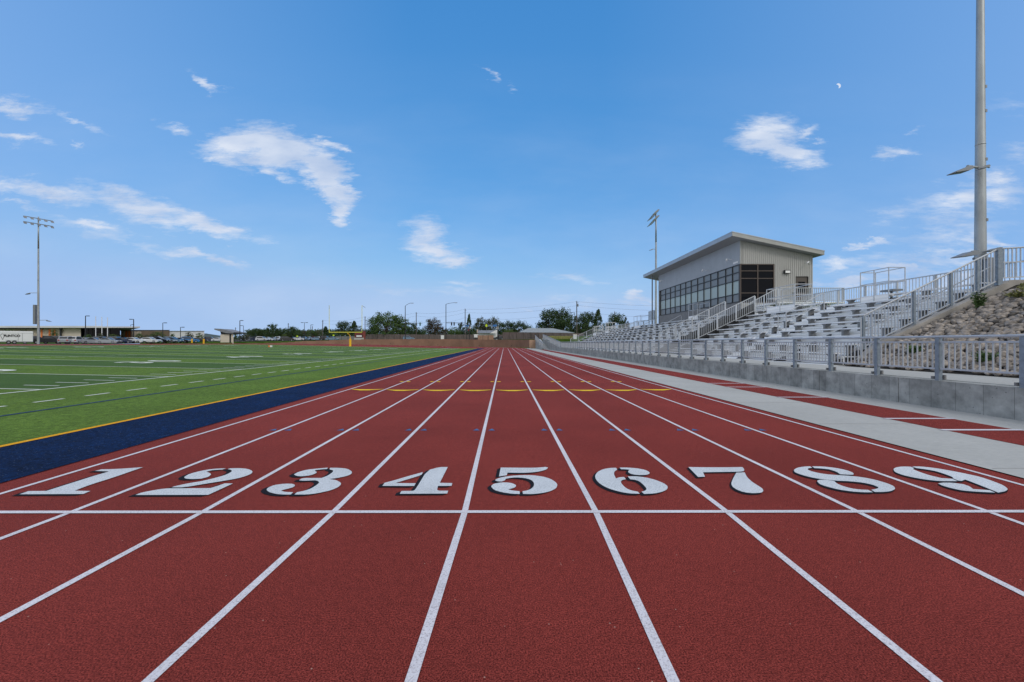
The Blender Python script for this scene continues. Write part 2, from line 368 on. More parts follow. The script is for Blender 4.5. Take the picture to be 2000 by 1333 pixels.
DG = {
'1': (10, 7.143, [[(1250,155),(1345,132),(1480,130),(1640,122),(1925,102),(1500,250),(1180,350),(970,432),(1190,436),(1090,478),(200,482),(325,437),(575,435),(700,395),(1000,300),(1250,220),(1400,178),(1450,160)]]),
'2': (240, 7.143, [[(1440,118),(1250,125),(1080,155),(930,195),(850,240),(870,262),(970,270),(1100,262),(1200,235),(1235,200),(1200,178),(1165,165),(1240,145),(1390,135)],
 [(1500,118),(1620,115),(1740,125),(1810,155),(1800,190),(1720,225),(1600,260),(1400,295),(1150,335),(850,385),(680,385),(720,370),(900,330),(1100,298),(1300,250),(1450,205),(1525,160),(1510,140),(1460,128)],
 [(580,400),(800,398),(1220,395),(1290,375),(1420,330),(1535,330),(1440,375),(1190,490),(175,492),(250,460),(400,430)]]),
'3': (500, 10, [[(1405,152),(1200,170),(1000,190),(830,235),(740,285),(790,315),(900,323),(1050,305),(1150,275),(1195,240),(1145,215),(1170,198),(1290,185),(1385,180)],
 [(1450,155),(1600,155),(1780,170),(1880,230),(1860,280),(1760,320),(1560,360),(1430,375),(1560,395),(1650,440),(1665,480),(1600,540),(1450,600),(1200,655),(1000,680),(750,680),(800,635),(950,605),(1080,560),(1190,490),(1240,440),(1200,410),(1150,400),(950,410),(840,400),(880,370),(950,355),(1100,355),(1280,355),(1400,310),(1500,240),(1510,205),(1430,185)],
 [(480,475),(600,465),(720,470),(765,495),(740,530),(650,560),(540,585),(490,605),(560,628),(725,635),(680,680),(550,680),(400,670),(260,635),(200,590),(240,540),(350,495)]]),
'4': (720, 10, [[(1380,140),(1545,140),(1390,450),(1635,455),(1620,510),(1355,512),(1335,590),(1370,605),(1555,605),(1535,660),(610,665),(640,610),(860,608),(910,590),(1140,208)],
 [(270,510),(310,450),(500,400),(800,310),(1060,240),(1030,300),(800,370),(520,455),(920,458),(890,512)]]),
'5': (940, 10, [[(380,150),(900,155),(1100,152),(1250,138),(1305,150),(1270,190),(1150,225),(1000,245),(800,255),(512,250),(500,300),(345,325)],
 [(270,400),(300,370),(420,335),(600,310),(820,298),(1000,300),(1200,325),(1350,370),(1460,440),(1490,490),(1460,560),(1350,615),(1200,650),(1000,672),(815,668),(805,615),(900,600),(980,565),(1030,510),(1030,450),(990,400),(900,365),(750,345),(620,345),(480,370),(465,400),(400,425),(310,420)],
 [(185,520),(240,470),(350,447),(470,440),(600,455),(675,490),(680,520),(640,550),(525,578),(600,600),(750,615),(752,670),(600,665),(400,635),(250,590)]]),
'6': (1140, 10, [[(630,155),(500,158),(370,185),(270,235),(220,310),(240,390),(330,480),(480,560),(700,625),(900,660),(1095,665),(1060,625),(950,605),(830,560),(740,470),(725,420),(760,390),(825,380),(790,335),(700,340),(630,365),(590,280),(600,225),(660,190)],
 [(700,150),(850,150),(1050,165),(1200,195),(1280,235),(1290,270),(1230,295),(1050,298),(920,275),(865,240),(880,205),(900,195),(840,185),(730,182)],
 [(860,325),(1000,320),(1200,340),(1400,390),(1570,460),(1645,520),(1630,580),(1540,625),(1380,660),(1180,668),(1130,625),(1200,605),(1235,570),(1180,500),(1090,420),(1000,390),(910,380)]]),
'7': (1330, 10, [[(145,140),(450,145),(900,145),(1195,140),(1230,170),(1240,220),(1150,232),(900,235),(430,242),(470,330),(335,335)],
 [(1080,250),(1245,245),(1290,340),(1400,440),(1530,520),(1600,570),(1610,615),(1570,645),(1400,655),(1230,635),(1080,580),(1000,520),(980,460),(1010,380)]]),
'8': (1530, 8.333, [[(435,105),(320,110),(220,130),(165,165),(190,205),(300,245),(450,285),(600,312),(830,338),(1100,350),(1300,372),(1450,405),(1540,440),(1550,465),(1430,490),(1490,525),(1620,525),(1750,512),(1825,475),(1800,430),(1700,385),(1500,325),(1300,285),(1100,262),(900,250),(700,235),(550,210),(440,180),(390,155),(410,135),(470,130)],
 [(465,105),(650,108),(850,130),(1020,165),(1130,205),(1150,235),(1120,245),(925,235),(870,195),(750,155),(600,138),(510,135)],
 [(545,345),(580,325),(700,325),(830,345),(870,385),(960,425),(1100,465),(1250,485),(1380,490),(1460,530),(1300,530),(1100,515),(900,485),(700,435),(590,395)]]),
'9': (1720, 7.143, [[(415,95),(300,92),(210,105),(175,130),(200,170),(300,210),(450,245),(620,275),(820,298),(1075,298),(1000,265),(850,255),(680,215),(560,175),(460,135),(450,125),(470,115)],
 [(440,92),(560,92),(750,112),(1000,155),(1200,195),(1400,240),(1600,310),(1720,360),(1780,410),(1740,440),(1640,458),(1500,400),(1350,340),(1180,275),(1130,295),(1080,290),(1000,255),(1015,245),(930,210),(780,160),(650,135),(500,115)],
 [(800,330),(870,318),(1000,320),(1150,340),(1240,370),(1290,408),(1520,425),(1600,458),(1400,450),(1150,432),(980,395),(860,360)]]),
}
def chaikin(p):
    """rounds the outline but keeps sharp corners"""
    out = []; n = len(p)
    for i in range(n):
        a, b_, c = Vector(p[i-1]), Vector(p[i]), Vector(p[(i+1) % n])
        u, v = (b_-a), (c-b_)
        if u.length < 1e-9 or v.length < 1e-9: continue
        if u.angle(v) < R(48): out += [tuple(b_ - u*.22), tuple(b_ + v*.22)]
        else: out.append(tuple(b_))
    return out
for dch, (ox, sc, polys) in DG.items():
    b = MB(); sh = MB()
    for P in polys:
        g = []
        for (u, v) in P:
            px, py = ox + u/sc, 900 + v/sc; Y = F*EYE/(py-HY); g.append(((px-CX)/F*Y, Y))
        g = chaikin(g)
        b.flat(g, .008)
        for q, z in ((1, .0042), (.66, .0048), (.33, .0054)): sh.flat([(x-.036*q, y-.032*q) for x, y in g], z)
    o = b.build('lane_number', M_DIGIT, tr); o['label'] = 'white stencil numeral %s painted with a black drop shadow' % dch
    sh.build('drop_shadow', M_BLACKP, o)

# small painted marks: yellow bow-shaped cut line, blue ticks, yellow ticks
for k in range(-4, 5):
    a, c = lane_x(k)+.07, lane_x(k+1)-.07; y = 12.05 if k in (-4, 4) else 11.95
    y -= .02*(4-abs(k)); m_ = (a+c)/2
    MB().flat([(a,y+.12),(m_-.2,y+.05),(m_+.2,y+.05),(c,y+.14),(c,y+.06),(m_+.12,y-.22),(m_-.12,y-.22),(a,y+.06)], .005).build('cut_line_mark', M_YMARK, tr)
for k in range(-3, 5):
    x = lane_x(k)
    for s_ in (-1, 1):
        q = x + s_*.12; MB().flat([(q-.055,6.42),(q+.055,6.42),(q,6.55)], .005).build('relay_mark', M_BMARK, tr)
        MB().flat([(q-.06,14.4),(q+.06,14.4),(q+.06,14.6),(q-.06,14.6)], .005).build('hurdle_mark', M_YMARK, tr)

# jump runway and concrete apron beside the track
ap = struct(MB().quad((5.24,-12,.012),(9.08,-12,.012),(9.08,103,.012),(5.24,103,.012)).build('concrete_apron', M_CONC))
b = MB(); b.quad((6.88,-12,.016),(8.02,-12,.016),(8.02,81.5,.016),(6.88,81.5,.016))
rw = struct(b.build('jump_runway', M_TRACK))
for y in (13.75, 12.6, 10.25, 7.36, 6.4): MB().quad((6.82,y-.045,.02),(8.10,y-.045,.02),(8.10,y+.045,.02),(6.82,y+.045,.02)).build('take_off_line', M_LINE, rw)
# control joints cut in the apron
b = MB()
for i in range(40): b.box(5.3, 6.86, 2+i*2.45, 2.008+i*2.45, .0125, .0135)
b.build('control_joint', mat('joint_shadow', (.22,.22,.22), .9), ap)

# football field
YL0, YD = 11.95, 4.572
fd = sheet('football_field', -65.5, -6.66, -12, 99.6, .006, M_TURF); struct(fd)
for k in range(-5, 17, 2):
    y0 = YL0+k*YD+.0; k2 = k+1
    sheet('dark_stripe', -62.2, -13.5, YL0+(k+1)*YD, YL0+(k+2)*YD, .010, M_TURFD, fd)
sheet('border_strip', -6.66, -4.93, -12, 100.5, .008, M_BLUE, fd)
sheet('edge_line', -6.71, -6.60, -12, 99.6, .013, M_YELL, fd)
sheet('boundary_line', -9.43, -9.35, -12, 92, .014, M_FBLUE, fd)
sheet('boundary_line', -58.3, -58.2, 20, 92, .014, M_FBLUE, fd)
sheet('sideline', -13.56, -13.44, -12, 98.9, .016, M_FLINE, fd)
sheet('sideline', -62.36, -62.24, -12, 98.9, .016, M_FLINE, fd)
y = 5.9
while y < 27: sheet('coach_box_dash', -10.84, -10.74, y, y+.64, .014, M_FLINE, fd); y += 1.16
sheet('restraining_line', -10.84, -10.74, 27.9, 98.9, .014, M_FLINE, fd)
for k in range(-2, 19):
    y = YL0+k*YD
    sheet('yard_line', -62.24, -13.56, y-.05, y+.05, .018, M_FLINE, fd)
sheet('end_line', -62.24, -13.56, 98.6, 98.9, .018, M_FLINE, fd)
hb = MB()
for k in range(-2, 17):
    for j in range(1, 5):
        y = YL0+k*YD+j*.9144
        for x0, x1 in ((-15.1,-14.0), (-31.2,-30.5), (-45.4,-44.7), (-61.8,-61.2)):
            hb.quad((x0,y-.04,gz(x0)+.019),(x1,y-.04,gz(x1)+.019),(x1,y+.04,gz(x1)+.019),(x0,y+.04,gz(x0)+.019))
hb.build('hash_mark', M_FLINE, fd, kind='stuff')
nums = {1:'20', 3:'30', 5:'40', 7:'50', 9:'40', 11:'30', 13:'20', 15:'10'}
for k, tx in nums.items():
    for xb, fl in ((-21.3, 1), (-54.5, -1)):
        for dch, sy in ((tx[0], -1), (tx[1], 1)):
            me = text_mesh(dch, 2.6, 0, .07, .95)
            o = bpy.data.objects.new('yard_number', me); C.objects.link(o); o.parent = fd; me.materials.append(M_FLINE)
            yy = YL0+k*YD + sy*1.05*(1 if fl > 0 else -1)
            o.matrix_local = Matrix.Translation((xb, yy, gz(xb)+.022)) @ Matrix.Rotation(math.atan(.0205)*1, 4, 'Y') @ Matrix.Rotation(R(90)*fl, 4, 'Z')
# far side of the field: sprinkle of faint red apron is the track sheet itself
asp = MB().quad((-300,78,1.15),(-112,88,1.15),(-86,103,1.15),(-300,103,1.15))
for i in range(14):
    for r0, r1 in ((67,75),(75,110)):
        P = []
        for r, t in ((r0,R(118+4*i)),(r1,R(118+4*i)),(r1,R(122+4*i)),(r0,R(122+4*i))):
            x, y = CC[0]+r*math.cos(t), CC[1]+r*math.sin(t); P.append((x, y, GH(x, y)+.05))
        asp.quad(*P)
asp = struct(asp.build('car_park', M_ASPH))
# ---------------------------------------------------------------- front wall, walkway and guard railing
fw = thing('concrete_wall', 'long low board-formed concrete wall below the grandstand railing', 'wall', (9.05, 3, 0))
b = MB(); y = 2.32
while y < 67:
    y1 = min(y+2.365, 67); b.box(0, .30, y-3+.008, y1-3-.008, -.02, .585); y = y1
b.box(.03, .28, -.7, 64, -.02, .57)
b.prism([(64.0,-.02),(95,-.02),(95,2.40),(64.0,.585)], 0, .30, 'x')
b.build('wall_body', M_WALL, fw)
wk = struct(MB().box(11.505,12.4,14.2,72.5,.3,.595).build('stand_base', M_CONC)); wk = struct(MB().prism([(9.35,.0),(11.50,.0),(11.50,.597),(9.35,.597)], -5, 98).build('walkway', M_CONC))
rmp = struct(MB().prism([(67,.0),(98,.0),(98,2.35),(67,.602)], 9.36, 11.3, 'x').build('ramp', M_CONC))

def rail_line(root, p0, p1, H, posts, bal_gap, pw=.10, zlo=.25, ztop2=.11, split=0, first=100, cap=True, bw=.034, mpost=None, seg=None):
    """vertical-bar guard rail from p0 to p1 (bottom line), posts given as fractions"""
    p0, p1 = Vector(p0), Vector(p1); D = p1-p0; mp = mpost or M_POST
    for t in posts:
        q = p0 + D*t; b = MB(); b.box(q.x-pw/2, q.x+pw/2, q.y-pw/2, q.y+pw/2, q.z, q.z+H-.02); b.build('post', mp, root)
    up = Vector((0,0,1))
    MB().tube(p0+up*H, p1+up*H, .027, 8).build('top_rail', M_ALUR, root)
    if ztop2: MB().bar(p0+up*(H-ztop2), p1+up*(H-ztop2), .035, .035).build('upper_rail', M_ALUR, root)
    MB().bar(p0+up*zlo, p1+up*zlo, .04, .035).build('lower_rail', M_ALUR, root)
    n = max(1, int(D.length/bal_gap)); st = MB()
    for i in range(n):
        q = p0 + D*((i+.5)/n)
        if any(abs((i+.5)/n - t)*D.length < .07 for t in posts): continue
        bb = MB().box(q.x-bw/2, q.x+bw/2, q.y-bw/2, q.y+bw/2, q.z+zlo, q.z+H-ztop2)
        if i < first: bb.build('baluster', M_ALUR, root)
        else:
            k = len(st.v); st.v += bb.v; st.f += [tuple(a+k for a in f) for f in bb.f]
    if st.v: st.build('baluster', M_ALUR, root, kind='stuff')
def merge(a, c):
    k = len(a.v); a.v += c.v; a.f += [tuple(i+k for i in f) for f in c.f]

gr = thing('guard_railing', 'long aluminium bar railing on top of the low concrete wall beside the track', 'railing', (9.12, 4.35, .585), group='grandstand railings')
yy0, yy1, P = 4.35, 66.83, 1.42
np_ = int(round((yy1-yy0)/P))
rail_line(gr, (0,0,0), (0,yy1-yy0,0), .92, [i/np_ for i in range(np_+1)], .108, pw=.08, zlo=.25, first=92, bw=.020)
for i in range(np_+1):
    q = i/np_*(yy1-yy0); b = MB(); b.box(.0526, .09, q-.07, q+.07, .02, .12); b.box(-.075,.0525,q+.053,q+.085,.03,.09); b.build('post_bracket', M_BRK, gr)
gr2 = thing('guard_railing', 'bar railing climbing the far ramp beside the grandstand end', 'railing', (9.12, 67.2, .6), group='grandstand railings')
rail_line(gr2, (0,0,0), (0,30.6,1.85), .95, [i/18 for i in range(19)], .16, zlo=.2, first=8)
lw = thing('concrete_wall', 'short pale ramp wall with a railing at the far end of the concrete apron', 'wall', (7.55, 82, 0))
MB().prism([(0,0),(21,0),(21,2.35),(3,.5),(0,.3)], 0, .25, 'x').build('wall_body', M_WALL, lw)
gr3 = thing('guard_railing', 'short sloping railing standing on the ramp wall nearest the brown wall', 'railing', (7.65, 82, .3), group='grandstand railings')
rail_line(gr3, (0,0,0), (0,20.5,2.0), 1.0, [i/12 for i in range(13)], .25, zlo=.2)
struct(MB().quad((7.8,84,.02),(9.05,84,.02),(9.05,103,2.3),(7.8,103,2.3)).build('ramp_path', M_CONC))
tag(MB().box(9.4, 60, 103, 103.3, 0, 2.55).build('concrete_wall', M_WALL), 'pale concrete retaining wall end behind the far ramp', 'wall')

# ---------------------------------------------------------------- bleacher sections
NR, DX, DZ, XB, ZB = 9, .65, .31, 11.6, 1.03
SL = 5.9
def make_section():
    t = thing('bleacher_section', '', 'bleachers', (XB, 14.4, 0), group='aluminium bleacher sections')
    for i in range(NR):
        x, z = i*DX, ZB+i*DZ
        b = MB(); b.box(x, x+.125, 0, SL, z-.045, z); b.box(x+.130, x+.255, 0, SL, z-.045, z)
        b.build('seat_plank', M_ALU, t)
        b = MB(); b.box(x-.33, x-.02, 0, SL, z-.475, z-.43); b.box(x-.014, x+.298, 0, SL, z-.475, z-.432); b.build('footboard', M_ALU, t)
        if i < NR-1 or 1:
            b = MB(); hh = z-.43
            for q in range(3): b.box(x+.30-.004*(q % 2), x+.318, 0, SL, hh+.012+q*.096, hh+.10+q*.096)
            b.build('riser', M_RISER, t)
        for y in (.28, 2.06, 3.84, 5.62):
            b = MB(); b.box(x+.02, x+.25, y-.05, y+.05, z-.43, z-.125)
            b.prism([(y-.16,z-.045),(y+.16,z-.045),(y+.05,z-.125),(y-.05,z-.125)], x+.015, x+.245, 'x'); b.build('seat_bracket', M_BRK, t)
    b = MB()
    for y in (.02, SL/2, SL-.14):
        b.prism([(-.3,.35),(-.3,ZB-.50),(NR*DX-.3,ZB+NR*DZ-.50),(NR*DX-.3,1.8)], y, y+.12)
    b.build('support_frame', M_DARK, t)
    return t
sec = make_section()
labs = ['aluminium bleacher section nearest the camera, ending at the sloping concrete wall',
        'aluminium bleacher section between the two nearest aisle stairs',
        'bleacher section just beyond the railed dark stair, in front of the near press box windows',
        'bleacher section below the middle press box windows', 'bleacher section below the far end of the press box',
        'third bleacher section from the far end of the grandstand', 'second bleacher section from the far end of the grandstand',
        'farthest bleacher section, beside the end railing']
ys = [14.4, 21.5] + [31.3+6.95*k for k in range(6)]
for i, y in enumerate(ys):
    o = sec if i == 0 else copy_tree(sec)
    o.location.y = y; o['label'] = labs[i]

def make_aisle():
    t = thing('aisle_stair', '', 'stairs', (XB, 20.3, 0), group='grandstand aisle stairs')
    for i in range(NR):
        x, z = i*DX, ZB-.43+i*DZ
        MB().box(x-.33, x+.30, .02, 1.16, z-.045, z).build('landing_step', M_ALU, t)
        b = MB(); b.box(x+.0, x+.30, .12, 1.08, z+.115, z+.155); b.box(x+.0,x+.01,.12,1.08,z,z+.115); b.box(x+.30,x+.318,.02,1.16,z+.01,z+DZ-.05); b.build('half_step', M_RISER, t)
    return t
ai = make_aisle()
ays = [20.3, 37.2, 44.15, 51.1, 58.05, 65.0]
al = ['first aisle stair from the camera in the aluminium bleachers', 'aisle stair just past the near half of the press box windows',
      'aisle stair below the far press box windows', 'aisle stair just beyond the press box', 'second farthest aisle stair of the grandstand', 'farthest aisle stair of the grandstand']
for i, y in enumerate(ays):
    o = ai if i == 0 else copy_tree(ai); o.location.y = y; o['label'] = al[i]
def make_handrail():
    t = thing('aisle_handrail', '', 'handrail', (12.0, 20.9, .79), group='aisle handrails')
    L_, H_ = 1.95, 1.02; s = DZ/DX; up = Vector((0,0,1))
    a, c = Vector((0,0,0)), Vector((L_,0,L_*s+.08))
    for q, e in ((a, 1.0), (c, .95)): MB().tube(q, q+up*e, .024).build('post', M_ALUR, t)
    MB().tube(a+up*1.0, c+up*1.0+Vector((-.06,0,0)), .024).tube(c+up*1.0+Vector((-.06,0,0)), c+up*.93, .024).build('top_rail', M_ALUR, t)
    MB().tube(a+up*.52, c+up*.52, .020).build('lower_rail', M_ALUR, t)
    return t
hr = make_handrail(); first = True
where = ['nearest aisle', 'second aisle', 'third aisle', 'fourth aisle', 'second farthest aisle', 'farthest aisle']
for i, y in enumerate(ays):
    for j, (dx, wd) in enumerate(((0, 'lower'), (2.35, 'upper'))):
        o = hr if first else copy_tree(hr); first = False
        o.location = (12.0+dx, y+.6, .79+dx*DZ/DX); o['label'] = '%s two-bar aluminium handrail in the %s of the bleachers' % (wd, where[i])

# sloping end railings of the stands and of the railed stair
def slope_rail(label, y, x0, z0, x1, z1, H, gap=.13, posts=None, ext=0, first=100, lift=None):
    t = thing('stair_railing', label, 'railing', (x0, y, z0), group='grandstand railings')
    n = int((x1-x0)/1.25)
    rail_line(t, (0,0,0), (x1-x0,0,z1-z0), H, posts or [i/n for i in range(n+1)], gap, pw=.07, zlo=.12, ztop2=0.0001, bw=.022, mpost=M_ALUR)
    return t
slope_rail('near railing of the dark stair slot halfway along the grandstand', 27.52, 11.75, 1.0, 16.8, 3.43, 1.1, .14)
slope_rail('far railing of the dark stair slot halfway along the grandstand', 31.2, 11.75, 1.0, 16.8, 3.43, 1.1, .14)
slope_rail('sloping bar railing at the far end of the bleachers', 72.1, 11.6, 1.0, 17.2, 3.55, 1.1, .2)
# stair slot
t = thing('stadium_stair', 'dark railed stair slot rising to the press box through the bleachers', 'stairs', (11.6, 27.6, .6))
b = MB()
for i in range(16): b.box(i*.325, i*.325+.34, .05, 3.5, i*.155-.25, i*.155-.2)
b.build('step', M_ALU, t)
b = MB(); b.prism([(.3,0),(5.25,2.35),(5.25,3.5),(2.6,2.15),(.8,1.05),(.3,.5)], .0, .03); b.build('shade_panel', M_DARK, t)  # dark sheet added in place of the shaded void behind the near rail
b = MB(); b.prism([(0,-.3),(5.3,2.2),(5.3,2.9),(0,.25)], 3.55, 3.58); b.build('shade_panel', M_DARK, t)  # second dark sheet, stands for the shade under the far section's end
# upper cross walk behind the rows and its back railing
cw = tag(MB().box(17.2, 18.75, 14.3, 31, 2.95, 3.08).box(17.2,17.82,31,72,2.95,3.08).build('upper_walkway', M_ALU), 'aluminium walkway along the top of the bleachers', 'walkway')
t = thing('back_railing', 'long bar railing along the top of the near bleachers', 'railing', (18.65, 14.3, 3.08), group='grandstand railings')
rail_line(t, (0,0,0), (0,13.8,0), 1.24, [i/8 for i in range(9)], .15, pw=.08, zlo=.12, ztop2=.0001, mpost=M_ALUR, bw=.02)
t = thing('back_railing', 'bar railing along the top of the bleachers beyond the press box', 'railing', (17.75, 48.4, 3.08), group='grandstand railings')
rail_line(t, (0,0,0), (0,23.6,0), 1.1, [i/12 for i in range(13)], .25, pw=.08, zlo=.12, ztop2=.0001, mpost=M_ALUR, bw=.02)

def cage(label, x0, x1, y0, y1, z0, zt, m=None):
    m = m or M_ALUR
    t = thing('viewing_platform', label, 'platform', ((x0+x1)/2, (y0+y1)/2, z0), group='railed platforms on the bleachers')
    a, c, d, e = (x0-x1)/2, (x1-x0)/2, (y0-y1)/2, (y1-y0)/2; h = zt-z0
    MB().box(a, c, d, e, -.05, 0).build('deck', M_ALU, t)
    MB().box(a, a+.02, d, e, -.35, -.052).build('fascia_board', M_RISER, t)
    for x, y in ((a,d),(c,d),(c,e),(a,e)): MB().tube((x,y,-.35),(x,y,h), .021).build('post', m, t)
    MB().tube((a,0,-.35),(a,0,h), .024).build('post', m, t)
    for z in (h, h*.48):
        for p, q in (((a,d,z),(c,d,z)),((c,d,z),(c,e,z)),((a,e,z),(c,e,z)),((a,d,z),(a,e,z))): MB().tube(p, q, .019).build('rail', m, t)
    return t
cage('railed platform above the nearest bleacher section, against the open sky', 16.5, 17.2, 17.6, 19.0, 3.5, 4.62, M_ALUR)
cage('railed platform below the press box door, at the top of the second bleacher section', 16.5, 17.5, 23.3, 25.8, 3.6, 4.72)
cage('small railed platform in front of the middle press box windows', 16.2, 17.2, 34.4, 36.1, 3.7, 4.75)
cage('railed platform at the far end of the press box', 16.4, 17.4, 49.5, 52, 3.5, 4.7)
cage('white railed box on the second farthest bleacher section, nearer of two', 15.9, 17.0, 62.8, 64.6, 3.2, 4.5, M_WHITE)
cage('white railed box at the far end of the bleachers', 15.4, 16.6, 69.0, 71.4, 3.0, 4.2, M_WHITE)
# speaker-like fixture on platform near the top of the first section
t = thing('floor_light', 'small shaded light fixture on the top row below the near platform', 'light', (16.9, 17.9, 3.2))
MB().box(-.22,.22,-.3,.3,.42,.50).build('shade', M_GREY, t); MB().tube((0,0,0),(0,0,.42),.05).build('stem', M_GREY, t); MB().box(-.24,-.20,-.32,.32,.18,.26).build('tray', M_WHITE, t)

# ---------------------------------------------------------------- sloping wing wall at the near end, its railing
wy = 14.05
ww = thing('wing_wall', 'sloping concrete wing wall between the bleachers and the cobble slope', 'wall', (12.0, wy, .5))
pts = [(0,-.2),(.15,.32),(.45,.62),(.95,.96),(1.0,.985),(5.1,2.94),(5.25,3.02),(7.0,3.05),(7.0,2.2),(5.3,2.2),(.8,-.2)]
MB().prism(pts, -.12, .12).build('wall_body', M_WING, ww)
t = thing('stair_railing', 'tall sloping bar railing on the wing wall beside the cobbles', 'railing', (12.3, wy, 1.15), group='grandstand railings')
rail_line(t, (0,0,0), (4.55,0,2.25), 1.16, [0, .02+.36, .66, .86], .125, pw=.078, zlo=.09, ztop2=.0001, bw=.022)
MB().tube((.05,.12,.62),(4.5,.12,2.85),.02).build('hand_rail', M_ALUR, t)
MB().tube((-.08,0,-.2),(-.08,0,1.1),.024).tube((.5,.25,0),(.5,.25,1.4),.035).build('post', M_ALUR, t)
MB().box(4.56,4.72,-.06,.06,2.2,3.42).build('post', M_POST, t)
t = thing('guard_railing', 'level bar railing at the top of the cobble slope, below the tall light pole', 'railing', (17.05, wy, 3.54), group='grandstand railings')
rail_line(t, (0,0,0), (1.0,0,.06), 1.07, [.98], .13, pw=.07, zlo=.06, ztop2=.0001, bw=.028, mpost=M_ALUR)
MB().bar((0,0,.6),(1.0,0,.62),.03,.03).build('mid_rail', M_ALUR, t)
t = thing('guard_railing', 'round-ended hoop railing at the right edge above the cobbles', 'railing', (18.2, wy, 3.54), group='grandstand railings')
b = MB(); q = [(.0,0,.0),(.0,0,.75),(.08,0,.92),(.24,0,1.0),(2.2,0,1.0)]
for a, c in zip(q, q[1:]): b.tube(a, c, .026)
b.build('hoop_rail', M_ALUR, t); MB().tube((0,0,.55),(2.2,0,.55),.02).build('mid_rail', M_ALUR, t)
for i in range(1,16): MB().tube((i*.14,0,.05),(i*.14,0,.98),.012).build('baluster', M_ALUR, t)

# ---------------------------------------------------------------- cobble slope
def rz_(x): return .60 + .47*max(0, x-11.55) if x < 17.4 else 3.35
b = MB()
for a, c in zip([11.3,11.55,17.4,17.4001], [11.55,17.4,24,24.1]): b.quad((a,2,rz_(a)),(c,2,rz_(c)),(c,wy-.12,rz_(c)),(a,wy-.12,rz_(a)))
struct(b.build('cobble_bed', M_SOIL))
def rock_mesh(seed, sub):
    import bmesh
    bm = bmesh.new(); bmesh.ops.create_icosphere(bm, subdivisions=sub, radius=1)
    rnd = random.Random(seed); o = Vector((rnd.random()*50, rnd.random()*50, rnd.random()*50))
    for v in bm.verts:
        d = 1 + .32*noise.noise(v.co*.9+o) + .08*noise.noise(v.co*2.2+o); v.co = Vector((v.co.x*1.1, v.co.y*.86, v.co.z*.76))*d
    for f in bm.faces: f.smooth = True
    me = bpy.data.meshes.new('river_rock'); bm.to_mesh(me); bm.free(); me.materials.append(M_ROCK); return me
rnd = random.Random(3)
RM = [rock_mesh(i, 3) for i in range(10)]
RV = []
for i in range(10):
    me = rock_mesh(i, 2); RV.append(([v.co.copy() for v in me.vertices], [tuple(p.vertices) for p in me.polygons])); bpy.data.meshes.remove(me)
spots = []
g = .158
for iu in range(int(12.5/g)):
    for iv in range(int(6.9/g)):
        y = 3.0 + (iu+.5*(iv % 2))*g*1.0 + rnd.uniform(-.35,.35)*g; s_ = iv*g*.86; x = 11.5 + s_*.905 + rnd.uniform(-.3,.3)*g
        if y > wy-.22 or (x > 17.9): continue
        if x < 12.9 and y > wy-.25: continue
        if x-11.5 < .0: continue
        spots.append((x, y, rnd.choice([.055,.065,.072,.08,.088,.105])*1.05))
        if rnd.random() < .12: spots.append((x+.05, y+.05, .11))
def vis(s):
    x, y, r = s; px = CX + F*x/y
    return px < 2010
view = sorted([s for s in spots if vis(s)], key=lambda s: -s[2]/math.hypot(s[0], s[1]))
ind = set(id(s) for s in view[:300]); stv = []; stf = []; first = True
for s in spots:
    x, y, r = s; z = rz_(x)+.55*r+rnd.uniform(-.01,.035)
    M = Matrix.Translation((x, y, z)) @ Matrix.Rotation(-math.atan(.47)*.8+rnd.uniform(-.25,.25), 4, 'Y') @ Matrix.Rotation(rnd.uniform(0,6.28), 4, 'Z') @ Matrix.Rotation(rnd.uniform(-.25,.25), 4, 'X') @ Matrix.Diagonal((r*rnd.uniform(.85,1.25), r*rnd.uniform(.85,1.15), r*rnd.uniform(.9,1.15), 1))
    if id(s) in ind:
        o = bpy.data.objects.new('river_rock', rnd.choice(RM)); C.objects.link(o); o.matrix_world = M
        tag(o, 'smooth rounded river rock on the slope beside the bleachers', 'rock', 'river rocks on the slope')
    else:
        vs, fs = rnd.choice(RV); k = len(stv); stv += [tuple(M @ v) for v in vs]; stf += [tuple(i+k for i in f) for f in fs]
me = bpy.data.meshes.new('river_rocks'); me.from_pydata(stv, [], stf); me.polygons.foreach_set('use_smooth', [True]*len(me.polygons)); me.materials.append(M_ROCK)
o = bpy.data.objects.new('river_rocks', me); C.objects.link(o)
tag(o, 'mass of smaller and farther river rocks covering the slope', 'rock', 'river rocks on the slope', 'stuff')

def weed(x, y, h, w, n, m, label, blade=False):
    t = thing('weed', label, 'plant', (x, y, rz_(x)), group='weeds among the cobbles')
    b = MB(); r2 = random.Random(int(x*100+y*7)); stem = MB()
    for k in range(max(4, n//14)):
        a = r2.uniform(0, 6.28); l = h*r2.uniform(.55,1); tip = Vector((math.cos(a)*w*r2.random(), math.sin(a)*w*r2.random(), l)); stem.tube((0,0,0), tip, .006, 4, .002)
        for j in range(14):
            f = r2.uniform(.2,1); p = tip*f; d = Vector((r2.uniform(-1,1), r2.uniform(-1,1), r2.uniform(-.3,.8) if not blade else 2.5)).normalized(); s = d.cross(Vector((r2.uniform(-1,1), r2.uniform(-1,1), r2.uniform(-1,1)))).normalized()
            L_ = r2.uniform(.05,.10)*(2.2 if blade else 1); W_ = .018 if not blade else .008
            b.quad(p, p+d*L_*.5+s*W_, p+d*L_, p+d*L_*.5-s*W_)
    b.build('leaves', m, t); stem.build('stem', M_WEED, t)
weed(15.45, 13.35, .62, .22, 500, M_WEED, 'dark green leafy weed against the sloping wing wall')
weed(16.3, 12.5, .38, .6, 900, M_WEEDY, 'low yellow-green weed patch high on the cobble slope')
weed(16.05, 12.75, .3, .45, 500, M_WEEDY, 'small yellowish weed beside the larger patch on the cobbles')
